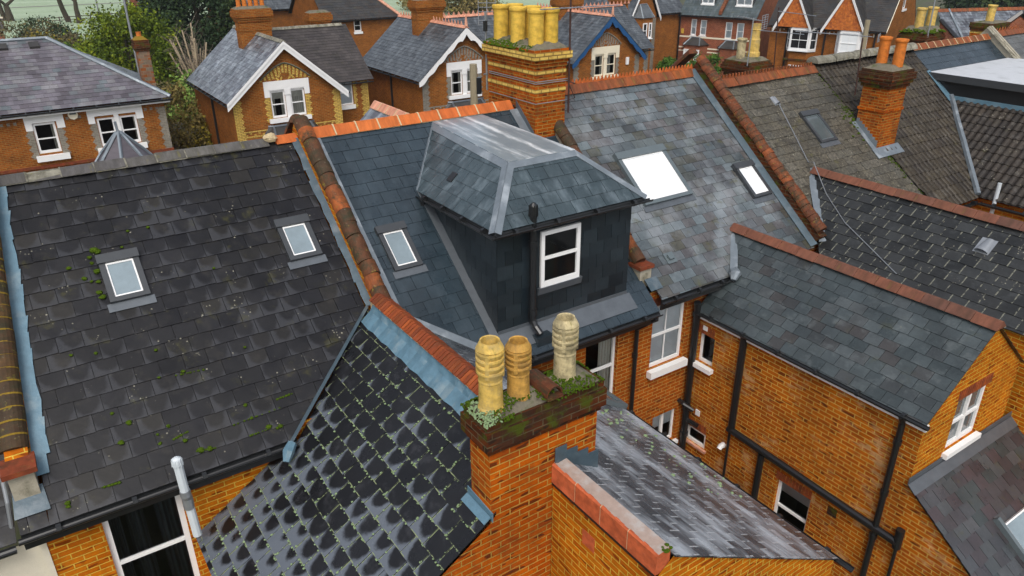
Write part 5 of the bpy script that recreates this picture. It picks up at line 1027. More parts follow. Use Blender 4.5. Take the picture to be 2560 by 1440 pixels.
    q.tube([T_[0], T_[1], T_[2], T_[3]], .07, 6); q.build('lead_hip', M['lead'], o_)
    q = MB()
    for k in range(3): q.face([A_[k]-V((0, 0, 3.05)), A_[k+1]-V((0, 0, 3.05)), A_[k+1], A_[k]])
    q.build('bay_wall', M['brick_far'], h)
    return h
H2 = villa('brick villa with plain white bargeboards and yellow brick quoins, its gable facing the street', 11.86, 'brick_cream', 'white', False, 's_H2', 's_H2d', 1, 2, False, wx=-.02)
H3 = villa('brick villa with scalloped white bargeboards and grey quoins, left of the six-pot chimney', 22.02, 'brick_grey', 'white', True, 's_H3', 's_H3', 1, 5, True, wx=-.05)
H4 = villa('brick villa with scalloped blue bargeboards, right of the six-pot chimney', 32.5, 'brick_grey', 'blue', True, 's_H3', 's_H3', 1, 8, True, 'cream', wx=-.2, cw_=2.9)
cst = ((1.05, .03), (.95, 0), (.62, .05), (.5, .1), (.4, .15), (.12, .1))
def vchim(h, pxl, pxr, ytop, y, dy, zb, pots, **k):
    a, b = onY((pxl, ytop), y), onY((pxr, ytop), y); zt = (a.z+b.z)/2
    ps = [(a.x+(b.x-a.x)*(i+.7)/(pots+.4), y+dy/2, .5, .12, 'pot_red', 'plain') for i in range(pots)]
    return chimney(h, a.x, b.x, y, y+dy, zb, zt, 'brick_far', cst, (), ps, 'concrete', 'brick_far', flaunch=.12)
vchim(H2, 592, 672, 22, 41.0, .75, 5.5, 5); vchim(H3, 1041, 1106, 0, 41.0, .75, 5.5, 4); vchim(H4, 1400, 1452, -4, 41.5, .75, 5.5, 3); vchim(H4, 1543, 1572, -12, 43.5, .7, 5.0, 2)
vchim(H2, 775, 822, 32, 43.0, .6, 7.0, 0)
q = MB(); FV.box(q, 34.05, 34.25, 4.75, 5.2, 0, .1); q.build('alarm_box', M['white'], H4)
# ------------------------------------------------------------------ H1: hipped purple-slate house
M['brick_h1'] = brick('grey and red brick', ((.3, .08, .015), (.2, .17, .13), (.15, .13, .1)), (.25, .2, .13), bw=.3, bh=.15, soot=.2)
H1 = thing('villa', 'brick house with a hipped purple-grey slate roof, white lintels and an alarm box', 'house', (0, YF, 0), ROW)
X1, Z1 = 6.15, 5.7; t_ = 4.0; tp_ = .6
w1 = (.88, 1.72, 4.0, 5.28); w2 = (3.3, 4.0, 3.95, 5.2); w3 = (4.2, 4.9, 3.95, 5.2)
mb = MB(); wall(mb, FV, [(-12, 0), (X1, 0), (X1, Z1), (-12, Z1)], [w1, w2, w3]); wall(mb, Fac((X1, 0, 0), (1, 0, 0)), [(YF, 0), (45.0, 0), (45.0, Z1), (YF, Z1)]); wall(mb, Fac((0, 45.0, 0), (0, 1, 0)), [(-X1, 0), (12, 0), (12, Z1), (-X1, Z1)]); wall(mb, Fac((-12, 0, 0), (-1, 0, 0)), [(-45, 0), (-YF, 0), (-YF, Z1), (-45, Z1)]); mb.build('wall', M['brick_far'], H1)
for w, c in ((w1, ((.78, 1),)), (w2, ((0, .12),)), (w3, ((.8, 1),))): window(H1, FV, w, rail=.48, fr=.09, rec=.04, sill=0, curt=c)
for a0, a1, wins in ((.62, 2.08, [w1]), (2.98, 5.2, [w2, w3])):
    q = MB()
    FV.box(q, a0, a1, 5.3, 5.7, -.02, .04)
    FV.box(q, a0, a0+.26, 5.0, 5.3, -.02, .04); FV.box(q, a1-.3, a1, 5.0, 5.3, -.02, .04); s_ = MB(); FV.box(s_, a0+.1, a1-.1, 3.68, 3.92, -.03, .16); s_.build('window_sill', M['white'], H1)
    if len(wins) > 1: FV.box(q, 4.0, 4.2, 3.92, 5.3, -.1, .03)
    q.build('stone_surround', M['white'], H1)
q = MB(); quoin(q, FV, X1, -1, .5, 5.4, .26)
for a, d in ((.86, -1), (1.74, 1), (3.28, -1), (4.92, 1)): quoin(q, FV, a, d, 3.9, 5.0, .2)
for k in range(50):
    a = -6+k*.24
    if a < 5.9 and not (.4 < a < 2.1) and not (2.75 < a < 5.25): FV.box(q, a, a+.11, 5.3, 5.42, -.02, .012)
q.build('quoins', M['brick_grey'], H1)
q = MB(); FV.box(q, -12, X1+.05, 3.38, 3.5, -.02, .06); q.build('string_course', M['coping_brick'], H1)
ex = X1+.28; ey_ = YF-.3; ez_ = Z1+.12
slope(H1, M['s_H1'], [(-12, ey_, ez_), (ex, ey_, ez_), (ex-t_, ey_+t_, ez_+t_*tp_), (-12, ey_+t_, ez_+t_*tp_)], .32, .26, seed=71, jit=.008)
slope(H1, M['s_H2'], [(ex, ey_, ez_), (ex, ey_+2*t_, ez_), (ex-t_, ey_+t_, ez_+t_*tp_)], .32, .26, seed=72)
slope(H1, M['s_H2'], [(ex, ey_+2*t_, ez_), (-12, ey_+2*t_, ez_), (-12, ey_+t_, ez_+t_*tp_), (ex-t_, ey_+t_, ez_+t_*tp_)], .6, .5, seed=73)
q = MB(); q.tube([(ex, ey_, ez_+.05), (ex-t_, ey_+t_, ez_+t_*tp_+.06)], .09, 6); q.tube([(ex-t_, ey_+t_, ez_+t_*tp_+.06), (-12, ey_+t_, ez_+t_*tp_+.06)], .08, 6); q.build('lead_hip', M['lead_new'], H1)
gutter(H1, (-12, ey_-.06, ez_-.06), (ex+.05, ey_-.06, ez_-.06), .07); q = MB(); q.box(-12, ex-.05, ey_-.02, YF-.01, ez_-.2, ez_-.1); q.build('fascia', M['white'], H1)
for px in ((8, 128), (88, 123)):
    p = onpl(px, (ex, ey_, ez_), V((0, -tp_, 1))); q = MB(); q.obox(p+V((-.2, 0, .02)), V((.4, 0, 0)), V((0, .3, .3*tp_)), V((0, -.04, .1))); q.build('roof_vent', M['s_H7'], H1)
a = onY((342, 95), 40.2); chimney(H1, a.x-.12, a.x+.42, 40.2, 40.75, 5.8, a.z-.1, 'brick_h1', ((.5, .04), (.38, .09), (.2, .06)), (), [(a.x+.15, 40.5, .25, .12, 'pot_red', 'plain')], 'lichen_yellow', 'brick_dark', flaunch=.15)
q = MB(); p = onY((182, 287), YF-.05); q.tube([p+V((0, .06, 0)), p+V((0, -.05, 0))], .2, 8); ab = q.build('alarm_box', M['cream'], H1); q = MB(); q.box(p.x-.13, p.x+.13, YF-.115, YF-.1, p.z+.02, p.z+.09); q.build('alarm_lettering', M['clad_grey'], ab)
# lead-hipped turret spire of house A's street front
q = MB(); q.lathe((1.99, 18.4, 6.3), [(1.9, 0), (1.5, .45), (.95, 1.1), (.45, 1.75), (.04, 2.2), (0, 2.3)], 7); sp = q.build('turret_spire', M['s_H1'], A); q = MB()
for k in range(7):
    c_, s_ = cos(2*pi*k/7), sin(2*pi*k/7); q.tube([(1.99+r_*c_, 18.4+r_*s_, 6.32+z_) for r_, z_ in ((1.9, 0), (1.5, .45), (.95, 1.1), (.45, 1.75), (.04, 2.2))], .035, 5)
q.tube([(1.99, 18.4, 8.45), (1.97, 18.4, 8.75)], .03, 5); q.build('lead_hip', M['lead_new'], sp)
q = MB(); q.lathe((1.99, 18.4, 0), [(1.7, 0), (1.7, 6.35)], 7); q.build('bay_wall', M['brick_far'], A)
# ------------------------------------------------------------------ houses on the side street (rotated front)
NN = V((-.949, -.316, 0)); SIDE = 'houses on the side street'
def sash(h, f, R, **k): return window(h, f, R, rec=.05, sill=.09, silld=.05, **k)
f6 = Fac((56.9, 55.1, 0), NN); e6 = f6.px(1701, 30)[0]; g6 = f6.px(1893, 42)[0]; z6 = 5.45
H6 = thing('terraced_house', 'long plum-brick house with pale string courses, slate bay roofs and attic dormers', 'house', f6.p((e6+g6)/2, 0), SIDE)
W6 = [f6.rect4((1731, 47), (1743, 48), (1724, 87), (1739, 89)), f6.rect4((1752, 49), (1768, 51), (1749, 88), (1764, 90)), f6.rect4((1815, 54), (1832, 57), (1811, 97), (1828, 98)), f6.rect4((1843, 57), (1861, 59), (1840, 99), (1857, 101))]
D6 = [f6.rect4((1803, 134), (1822, 137), (1800, 181), (1818, 182))]
mb = MB(); wall(mb, f6, [(e6, 0), (g6, 0), (g6, z6), (e6, z6)], W6+D6); f6g = Fac(f6.p(g6, 0), f6.r); wall(mb, f6g, [(0, 0), (9, 0), (9, z6), (4.5, z6+4.6), (0, z6)])
f6l = Fac(f6.p(e6, 0), -f6.r); wall(mb, f6l, [(-9, 0), (0, 0), (0, z6), (-4.5, z6+4.6), (-9, z6)]); mb.build('wall', M['brick_far_b'], H6)
for w in W6: sash(H6, f6, w, rail=.5, fr=.09, blind=.95)
for w in D6: sash(H6, f6, w, rail=.5, fr=.09, bars=(.5,))
q = MB()
for py, t in ((88, .14), (115, .12), (124, .1), (33, .12)): z = f6.px(1705, py)[1]; f6.box(q, e6, g6, z-t, z, -.02, .03)
q.build('string_course', M['cream'], H6)
e_ = -f6.n
slope(H6, M['s_H6'], [f6.p(e6, z6-.2, .3), f6.p(g6+.1, z6-.2, .3), f6.p(g6+.1, z6+4.6, -4.5), f6.p(e6, z6+4.6, -4.5)], .35, .28, seed=81); slope(H6, M['s_H6'], [f6.p(g6, z6-.2, -9.3), f6.p(e6, z6-.2, -9.3), f6.p(e6, z6+4.6, -4.5), f6.p(g6, z6+4.6, -4.5)], .7, .5, seed=82)
gutter(H6, f6.p(e6, z6-.25, .36), f6.p(g6, z6-.25, .36), .08)
for (x0, x1) in ((1746, 1777), (1833, 1873)):
    s0, s1 = f6.px(x0, 20)[0]*1., f6.px(x1, 20)[0]; zb, dd = z6+.75, -.75; f6d = Fac(f6.p(0, 0, dd), NN); q = MB(); f6d.box(q, s0-.1, s1+.1, zb, zb+1.5, -1.8, 0); o = q.build('dormer', M['clad'], H6)
    window(o, Fac(f6.p(0, 0, dd+.1), NN), (s0, s1, zb+.05, zb+1.45), rec=.02, rail=.45, fr=.1, mull=(.5,), blind=.95, sill=.1, silld=.1)
q = MB(); s = f6.px(1800, 30)[0]; q.prism([f6.p(s, z6, .25), f6.p(s, z6+.3, .25), f6.p(s, z6+4.8, -4.5), f6.p(s, z6+4.3, -4.5)], f6.r*.3); q.build('party_wall', M['ridge_old'], H6)
def cbay(h, f, s0, s1, z0, z1, d, roofh, wmat='brick_far_b', rmat='s_H7', wins=(), c=.5, **k):
    A = [(s0, 0), (s0+c, d), (s1-c, d), (s1, 0)]; q = MB()
    for (a, da), (b, db) in zip(A, A[1:]): q.face([f.p(a, z0, da), f.p(b, z0, db), f.p(b, z1, db), f.p(a, z1, da)])
    o = q.build('bay', M[wmat], h); q = MB(); m = (s0+s1)/2; o1 = .15
    if roofh:
        B = [(s0-o1, 0), (s0+c-o1*.5, d+o1), (s1-c+o1*.5, d+o1), (s1+o1, 0)]; T_ = [(m-(s1-s0)*.2, 0), (m-(s1-s0)*.18, d*.25), (m+(s1-s0)*.18, d*.25), (m+(s1-s0)*.2, 0)]
        for k_ in range(3): q.face([f.p(B[k_][0], z1, B[k_][1]), f.p(B[k_+1][0], z1, B[k_+1][1]), f.p(T_[k_+1][0], z1+roofh, T_[k_+1][1]), f.p(T_[k_][0], z1+roofh, T_[k_][1])])
        q.face([f.p(a, z1+roofh, dd) for a, dd in T_]); q.face([f.p(a, z1-.005, dd) for a, dd in B][::-1]); r_ = q.build('bay_roof', M[rmat], o); q = MB()
        q.tube([f.p(T_[1][0], z1+roofh+.03, T_[1][1]), f.p(T_[2][0], z1+roofh+.03, T_[2][1])], .05, 5)
        for k_ in (1, 2): q.tube([f.p(B[k_][0], z1, B[k_][1]), f.p(T_[k_][0], z1+roofh, T_[k_][1])], .06, 5)
        q.build('lead_hip', M['lead_new'], o)
    for w in wins: window(o, Fac(f.p(0, 0, d+.07), f.n), w, 'window', rec=.02, fr=.1, rail=.5, sill=.08, pane='blind' if k.get('blind') else 'pane_dark')
    return o
for (x0, x1, yb_, wins) in ((1710, 1770, 110, ((1719, 1735), (1746, 1758))), (1797, 1855, 119, ())):
    s0, s1, z1 = f6.px(x0, yb_)[0], f6.px(x1, yb_)[0], f6.px((x0+x1)/2, yb_)[1]
    cbay(H6, f6, s0, s1, 0, z1, .9, .62, wins=[(f6.px(a, 125)[0], f6.px(b, 125)[0], z1-1.6, z1-.4) for a, b in wins], blind=.95)
q = MB(); a, z = f6.px(1707, 77); f6.box(q, a-.12, a+.12, z-.22, z+.22, 0, .1); q.build('alarm_box', M['pot_gold'], H6)
pipe(H6, [f6.p(e6+.1, z6-.2, .1), f6.p(e6+.1, 0, .1)], .07)
# H7 twin gables
f7 = Fac((55.85, 42.77, 0), NN); z7 = 5.5; s7 = f7.px(1928, 60)[0]; t7 = f7.px(2216, 76)[0]
H7 = thing('semi_detached_house', 'pair of houses with two tile-hung gables, white bargeboards and white bay windows', 'house', f7.p((s7+t7)/2, 0), SIDE)
D7 = [f7.rect4((1970, 147), (1996, 146), (1967, 176), (1993, 174)), f7.rect4((2010, 148), (2022, 147), (2007, 170), (2020, 169))]
mb = MB(); wall(mb, f7, [(s7, 0), (t7, 0), (t7, z7), (s7, z7)]); f7g = Fac(f7.p(t7, 0), f7.r); wg = (4.0, 5.2, z7+1.2, z7+2.9); wall(mb, f7g, [(0, 0), (10, 0), (10, z7), (5, z7+5.2), (0, z7)], [wg]); f7l = Fac(f7.p(s7, 0), -f7.r); wall(mb, f7l, [(-10, 0), (0, 0), (0, z7), (-5, z7+5.2), (-10, z7)]); mb.build('wall', M['brick_far'], H7)
window(H7, f7g, wg, rail=.5, fr=.1, sill=.15, bars=(.5,))
slope(H7, M['s_H7'], [f7.p(s7-.2, z7-.15, .25), f7.p(t7+.12, z7-.15, .25), f7.p(t7+.12, z7+5.2, -5), f7.p(s7-.2, z7+5.2, -5)], .3, .2, seed=85); slope(H7, M['s_H7'], [f7.p(t7, z7-.15, -10.3), f7.p(s7, z7-.15, -10.3), f7.p(s7, z7+5.2, -5), f7.p(t7, z7+5.2, -5)], .6, .4, seed=86)
strip(H7, 'verge', M['cream'], [f7.p(t7+.14, z7-.2, .28), f7.p(t7+.14, z7-.1, .28), f7.p(t7+.14, z7+5.3, -5), f7.p(t7+.14, z7+5.15, -5)], .04)
gutter(H7, f7.p(s7-.2, z7-.2, .32), f7.p(t7+.1, z7-.2, .32), .09)
q = MB()
for k in range(26):
    a = s7+.1+k*(t7-s7-.3)/26; f7.box(q, a, a+.09, z7-.62+.16*(k % 2), z7-.4, -.02, .04)
q.build('dentil_course', M['cream'], H7)
for gi, (pl, pr) in enumerate((((1947, 58), (2036, 57)), ((2066, 60), (2170, 66)))):
    a, b = f7.px(*pl)[0], f7.px(*pr)[0]; c = (a+b)/2; zt = z7+(b-a)*.5*1.75; d = .75
    q = MB(); f7p = Fac(f7.p(0, 0, d), NN); zz = z7-.15
    for row in range(int((zt-zz)/.14)+1):
        z0 = zz+row*.14; hwid = (b-a)/2*(1-(z0-zz)/(zt-zz))
        n = int(hwid*2/.17)
        for k in range(n): x = c-hwid+hwid*2*(k+.5*(row % 2)*.9)/max(1, n); f7p.box(q, x, min(x+.16, c+hwid), z0, z0+.15, -.02, .02+.01*rng.random(), (rng.random(), rng.random(), 1))
    q.prism([f7p.p(a, zz, -.06), f7p.p(b, zz, -.06), f7p.p(c, zt, -.06)], f7.n*.05); gb = q.build('tile_hung_gable', M['tilehang'], H7)
    boards(gb, f7p, a-.12, c, b+.12, zz-.1, zt+.25, .12, 'white', False, .36)
    for sgn, x in ((-1, a-.15), (1, b+.15)):
        P4 = [f7.p(x, zz-.1, d+.2), f7.p(x, zz-.1, -.2), f7.p(c, zt+.2, -(zt+.2-z7)/1.02), f7.p(c, zt+.2, d+.2)]
        slope(H7, M['s_H7'], [P4[1], P4[0], P4[3], P4[2]] if sgn < 0 else P4, .3, .2, 'gable_roof', 87+gi)
    za, zb2 = f7.px((pl[0]+pr[0])/2, pl[1]-10)[1], f7.px((pl[0]+pr[0])/2+5, pl[1]+47)[1]
    w0, w1_ = f7.px(pl[0]+24+4*gi, 80)[0], f7.px(pr[0]+10-8*gi, 80)[0]; zb2 = z7-2.05
    o = cbay(H7, f7, w0, w1_, zb2, z7-.15, .68, 0, 'white', c=.45); pn = 'blind' if gi else 'pane_dark'; mm = w0+.45+(w1_-w0-.9)*.0
    window(o, Fac(f7.p(0, 0, .76), NN), (w0+.45, w1_-.45, zb2+.12, z7-.25), rec=.03, rail=.48, fr=.13, bars=(.5,), sill=.1, silld=.05, pane=pn)
    for sgn in (0, 1):
        A0 = f7.p(w0, 0, 0) if sgn == 0 else f7.p(w1_-.45, 0, .68); B0 = f7.p(w0+.45, 0, .68) if sgn == 0 else f7.p(w1_, 0, 0); nn = (B0-A0).cross(V((0, 0, 1))).normalized()
        fc = Fac(A0+nn*.07, nn); L = (B0-A0).length; window(o, fc, (.08, L-.05, zb2+.12, z7-.25), rec=.03, rail=.48, fr=.1, sill=0, pane=pn)
    cbay(H7, f7, w0+.05, w1_-.05, 0, zb2-.1, .6, 0, 'brick_far', c=.45, wins=[(w0+.6, w1_-.6, zb2-2.4, zb2-1.1)], blind=0)
    q = MB(); f7.box(q, w0+.1, w1_-.1, zb2-.75, zb2-.6, 0, .68); q.build('string_course', M['brick_dark'], H7)
for px in (1968, 2062, 2188): a = f7.px(px, 100)[0]; pipe(H7, [f7.p(a, z7-.3, .12), f7.p(a, 0, .12)], .07)
# H5 behind the blue-boarded villa
f5 = Fac((0, 54.3, 0), (0, -1, 0)); s5 = f5.px(1577, 40)[0]; m5 = f5.px(1641, 40)[0]; t5 = f5.px(1706, 36)[0]; z5 = 5.5
H5 = thing('detached_house', 'brick house behind the blue-boarded villa with a slated bay under a white-edged gable', 'house', f5.p(m5, 0))
mb = MB(); wall(mb, f5, [(s5, 0), (m5, 0), (m5, z5), ((s5+m5)/2, z5+3.2), (s5, z5)]); wall(mb, Fac((0, 55.2, 0), (0, -1, 0)), [(m5-.1, 0), (t5+1, 0), (t5+1, z5), (m5-.1, z5)]); wall(mb, Fac((m5, 0, 0), (1, 0, 0)), [(54.3, 0), (55.2, 0), (55.2, z5), (54.3, z5)]); wall(mb, Fac((s5, 0, 0), (-1, 0, 0)), [(-62, 0), (-54.3, 0), (-54.3, z5), (-62, z5)]); mb.build('wall', M['brick_far'], H5)
q = MB(); f5.box(q, m5-.75, m5-.05, 0, z5-.3, -.02, .03); q.build('render_pier', M['brick_grey'], H5)
boards(H5, f5, s5-.3, (s5+m5)/2, m5+.3, z5-.25, z5+3.5, .3, 'white', False, .3); c5 = (s5+m5)/2
slope(H5, M['s_H3'], [(s5-.3, 62, z5-.25), (s5-.3, 54, z5-.25), (c5, 54, z5+3.5), (c5, 62, z5+3.5)], .35, .28, seed=91); slope(H5, M['s_H3'], [(m5+.3, 54, z5-.25), (m5+.3, 62, z5-.25), (c5, 62, z5+3.5), (c5, 54, z5+3.5)], .35, .28, seed=92)
slope(H5, M['s_H3'], [(m5, 54.9, z5-.05), (t5+1.2, 54.9, z5-.05), (t5+1.2, 59.5, z5+4), (m5, 59.5, z5+4)], .35, .28, seed=93); gutter(H5, (m5, 54.85, z5-.1), (t5+1, 54.85, z5-.1), .08)
wv = [f5.rect4((1591, 42), (1603, 44), (1594, 68), (1606, 70)), f5.rect4((1614, 42), (1629, 44), (1613, 79), (1626, 82))]
cbay(H5, f5, s5+.15, m5-.8, 0, z5-.1, .9, 1.1, 'brick_far', 's_H3', wins=[(s5+.72, s5+1.25, z5-1.9, z5-.55), (s5+1.45, m5-1.38, z5-1.9, z5-.55)])
# far brick houses beyond the villas
FAR = 'houses far behind the villas'
def farhouse(label, p0, p1, zE, depth, rise, hipl, hipr, mat='brick_far', rmat='s_H3', wins=(), orange=False):
    a, b = onZ(p0, zE), onZ(p1, zE); y = (a.y+b.y)/2; f = Fac((0, y, 0), (0, -1, 0)); x0, x1 = f.px(*p0)[0], f.px(*p1)[0]
    h = thing('detached_house', label, 'house', ((x0+x1)/2, y, 0), FAR); wins = list(wins); R = [f.rect4(*w) for w in wins]; mb = MB(); wall(mb, f, [(x0, 0), (x1, 0), (x1, zE), (x0, zE)], R)
    wall(mb, Fac((x1, 0, 0), (1, 0, 0)), [(y, 0), (y+depth, 0), (y+depth, zE), (y, zE)]); wall(mb, Fac((x0, 0, 0), (-1, 0, 0)), [(-y-depth, 0), (-y, 0), (-y, zE), (-y-depth, zE)])
    if not hipl: mb.face([(x0, y+depth, zE), (x0, y, zE), (x0, y+depth/2, zE+rise)])
    if not hipr: mb.face([(x1, y, zE), (x1, y+depth, zE), (x1, y+depth/2, zE+rise)])
    mb.build('wall', M[mat], h)
    for w in R: window(h, f, w, rail=.5, fr=.1, sill=.2, silld=.1)
    o = .3; hd = depth/2; xa, xb = x0-o+(hd if hipl else 0), x1+o-(hd if hipr else 0); z0, z1 = zE-.15, zE+rise
    slope(h, M[rmat], [(x0-o, y-o, z0), (x1+o, y-o, z0), (xb, y+hd, z1), (xa, y+hd, z1)], .4, .3, seed=int(x0)); slope(h, M[rmat], [(x1+o, y+depth+o, z0), (x0-o, y+depth+o, z0), (xa, y+hd, z1), (xb, y+hd, z1)], .8, .6, seed=1)
    if hipr: slope(h, M[rmat], [(x1+o, y-o, z0), (x1+o, y+depth+o, z0), (xb, y+hd, z1)], .4, .3, seed=2)
    if hipl: slope(h, M[rmat], [(x0-o, y+depth+o, z0), (x0-o, y-o, z0), (xa, y+hd, z1)], .4, .3, seed=3)
    if orange: q = MB(); q.tube([(x1+o, y-o, z0+.05), (xb, y+hd, z1+.05)], .16, 6); q.tube([(xb, y+hd, z1+.05), (xa, y+hd, z1+.05)], .16, 6); q.build('hip_tiles', M['ridge_pink'], h)
    gutter(h, (x0-o, y-o-.08, z0-.05), (x1+o, y-o-.08, z0-.05), .1); return h, f
farhouse('far brick house with a hipped dark roof edged in pink hip tiles', (815, 52), (992, 33), 5.5, 9, 4.2, False, True, orange=True, rmat='s_H7', wins=[((884, 50), (902, 48), (886, 80), (905, 78))])
farhouse('far orange-brick house whose slate eave shows right of the five-pot chimney', (566, 15), (815, 24), 5.6, 8, 4, False, False, wins=[((763, 25), (775, 24), (764, 40), (776, 39))])
farhouse('far pinkish brick house partly hidden by the dark conifer', (352, 6), (440, 2), 5.5, 8, 4, False, False, 'brick_far_b', 's_H2')
# grey-roofed house at the upper right
H9 = thing('detached_house', 'low grey slate house at the upper right with a crested ridge and black bargeboards', 'house', (60, 31, 0)); zE = 5.2
a, b = onZ((2395, 98), zE), onZ((2450, 97), zE); u = (b-a).normalized(); k_ = V((0, 0, 1)).cross(u).normalized(); n = (V((0, 0, 1))*cos(radians(36))-k_*sin(radians(36))).normalized()
if (k_.x*a.x+k_.y*a.y) < 0: n = (V((0, 0, 1))*cos(radians(36))+k_*sin(radians(36))).normalized()
fl2 = [a, b]+[onpl(p, a, n) for p in ((2500, 66), (2585, 20), (2342, 26), (2352, 50))]
slates(H9, 'roof', M['s_H2'], a, u, n.cross(u), [fl2], .4, .3, seed=95, t=.015)
q = MB()
for p, r2 in ((fl2[5], a), (a, b), (b, fl2[2])): q.face([V((p.x, p.y, 0)), V((r2.x, r2.y, 0)), r2-V((0, 0, .1)), p-V((0, 0, .1))])
g0, g1, g2 = onpl((2500, 70), a, V((k_.x, k_.y, 0))), onpl((2600, 70), a, V((k_.x, k_.y, 0))), onpl((2552, 32), a, V((k_.x, k_.y, 0))); q.face([V((g0.x, g0.y, 0)), V((g1.x, g1.y, 0)), g1, g2, g0]); q.build('wall', M['brick_far_b'], H9)
q = MB(); q.tube([g0, g2, g1], .22, 5); q.build('gable_bargeboard', M['black'], H9)
q = MB(); q.tube([fl2[5], a], .14, 6); q.tube([a, b], .1, 6); q.tube([b, fl2[2]], .12, 6); q.build('bargeboard', M['black'], H9)
ridge(H9, 'ridge', M['ridge_old'], fl2[4]+V((0, 0, .1)), fl2[3]+V((0, 0, .1)), .5, ANG(.25, .2))
q = MB(); q.tube([b.lerp(a, .8)+V((0, 0, .06)), (fl2[4].lerp(fl2[3], .12))+V((0, 0, .06))], .1, 5); q.build('valley', M['lead_new'], H9)
# ================================================================== VEGETATION
def foliage(mb, c, rad, n, size, seed, clumps=40, spread=.32, shell=.35, flat=.6):
    r = random.Random(seed); c = V(c); cl = []
    for _ in range(clumps):
        d = V((r.gauss(0, 1), r.gauss(0, 1), r.gauss(0, 1))).normalized()*r.uniform(shell, 1)**.6; cl.append((c+V((d.x*rad[0], d.y*rad[1], d.z*rad[2])), r.uniform(.55, 1.15), r.random()))
    for i in range(n):
        p, s, k = cl[r.randrange(clumps)]; g = V((r.gauss(0, 1), r.gauss(0, 1), r.gauss(0, .8)))*spread*s*.6
        q = p+V((g.x*rad[0], g.y*rad[1], g.z*rad[2]))
        if q.z < .05: continue
        a = V((r.gauss(0, 1), r.gauss(0, 1), r.gauss(0, 1))).normalized(); b = a.cross(V((r.gauss(0, 1), r.gauss(0, 1), r.gauss(0, 1)))).normalized(); L = size*r.uniform(.6, 1.4)
        mb.face([q-a*L, q-b*L*flat, q+a*L, q+b*L*flat], col=(min(1, max(0, k*.7+r.uniform(-.1, .4))), r.random(), 1))
def tree(name, label, cat, base, rad, zc, leaf, n=5000, size=.16, seed=1, trunk=.25, group=None, clumps=60, spread=.3, shell=.35, branches=6, bark='bark'):
    t = thing(name, label, cat, base, group); b = V(base); r = random.Random(seed); mb = MB(); top = zc+rad[2]*.5
    if trunk:
        mb.tube([b, b+V((.1, .05, top*.5)), b+V((0, .1, top))], [trunk, trunk*.75, trunk*.25], 8)
        for k in range(branches):
            a = r.uniform(0, 2*pi); z0 = top*r.uniform(.35, .8); mb.tube([b+V((0, 0, z0)), b+V((cos(a)*rad[0]*.45, sin(a)*rad[1]*.45, z0+rad[2]*.25)), b+V((cos(a)*rad[0]*.8, sin(a)*rad[1]*.8, z0+rad[2]*.5))], [trunk*.4, trunk*.25, trunk*.08], 6)
        mb.build('trunk', M[bark], t)
    mb = MB(); foliage(mb, b+V((0, 0, zc)), rad, n, size, seed, clumps, spread, shell); mb.build('crown', M[leaf], t); return t
def at(px, y): p = onY(px, y); return p
p = at((322, 140), 57); tree('evergreen_tree', 'big yellow-green evergreen tree behind the hipped house', 'tree', (p.x, 57, 0), (3.1, 3.0, 4.2), 4.4, 'leaf_green', 26000, .095, 1, .3, clumps=170, spread=.2)
p = at((262, 75), 58); tree('evergreen_tree', 'narrower yellow-green evergreen leaning out on the left of the big one', 'tree', (p.x-.3, 58.5, 0), (1.9, 1.9, 3.3), 3.6, 'leaf_green', 10000, .095, 2, .22, clumps=80, spread=.22)
p = at((222, 110), 56); tree('dark_shrub', 'small dark green conifer at the left foot of the big evergreen', 'shrub', (p.x, 56, 0), (.9, .9, 2.4), 2.4, 'leaf_dark', 2200, .11, 3, .12, clumps=30)
p = at((495, 60), 74); tree('conifer_tree', 'large dark green conifer in front of the far pinkish house', 'tree', (p.x, 74, 0), (4.3, 4.0, 5.2), 6.2, 'leaf_dark', 24000, .14, 4, .4, clumps=150, spread=.2)
p = at((405, 60), 78); tree('conifer_tree', 'loose dark conifer on the left of the large one', 'tree', (p.x, 78, 0), (2.3, 2.3, 4.5), 5.0, 'leaf_dark', 5000, .19, 5, .3, clumps=60, spread=.24)
p = at((465, 185), 50); tree('bright_shrub', 'bright green leafy bush beside the wall of the yellow-quoined villa', 'shrub', (p.x, 50, 0), (1.2, 1.2, 2.3), 2.5, 'leaf_bright', 3200, .11, 6, .1, clumps=40)
p = at((430, 260), 45); tree('winter_hedge', 'tall brownish winter hedge between the hipped house and the yellow-quoined villa', 'hedge', (p.x, 45, 0), (2.0, 2.2, 2.6), 2.4, 'leaf_brown', 11000, .075, 7, 0, clumps=120, spread=.2, shell=.5)
p = at((485, 300), 44); tree('yellow_shrub', 'low yellowish shrub at the foot of the tall brown hedge', 'shrub', (p.x, 44, 0), (.9, 1.2, 1.9), 1.6, 'leaf_yellow', 3000, .08, 8, 0, clumps=40)
p = at((355, 210), 52); tree('olive_scrub', 'grey olive scrub behind the slim chimney of the hipped house', 'shrub', (p.x+1.5, 53, 0), (2.2, 2.0, 2.3), 2.2, 'leaf_olive', 5000, .1, 9, 0, clumps=60)
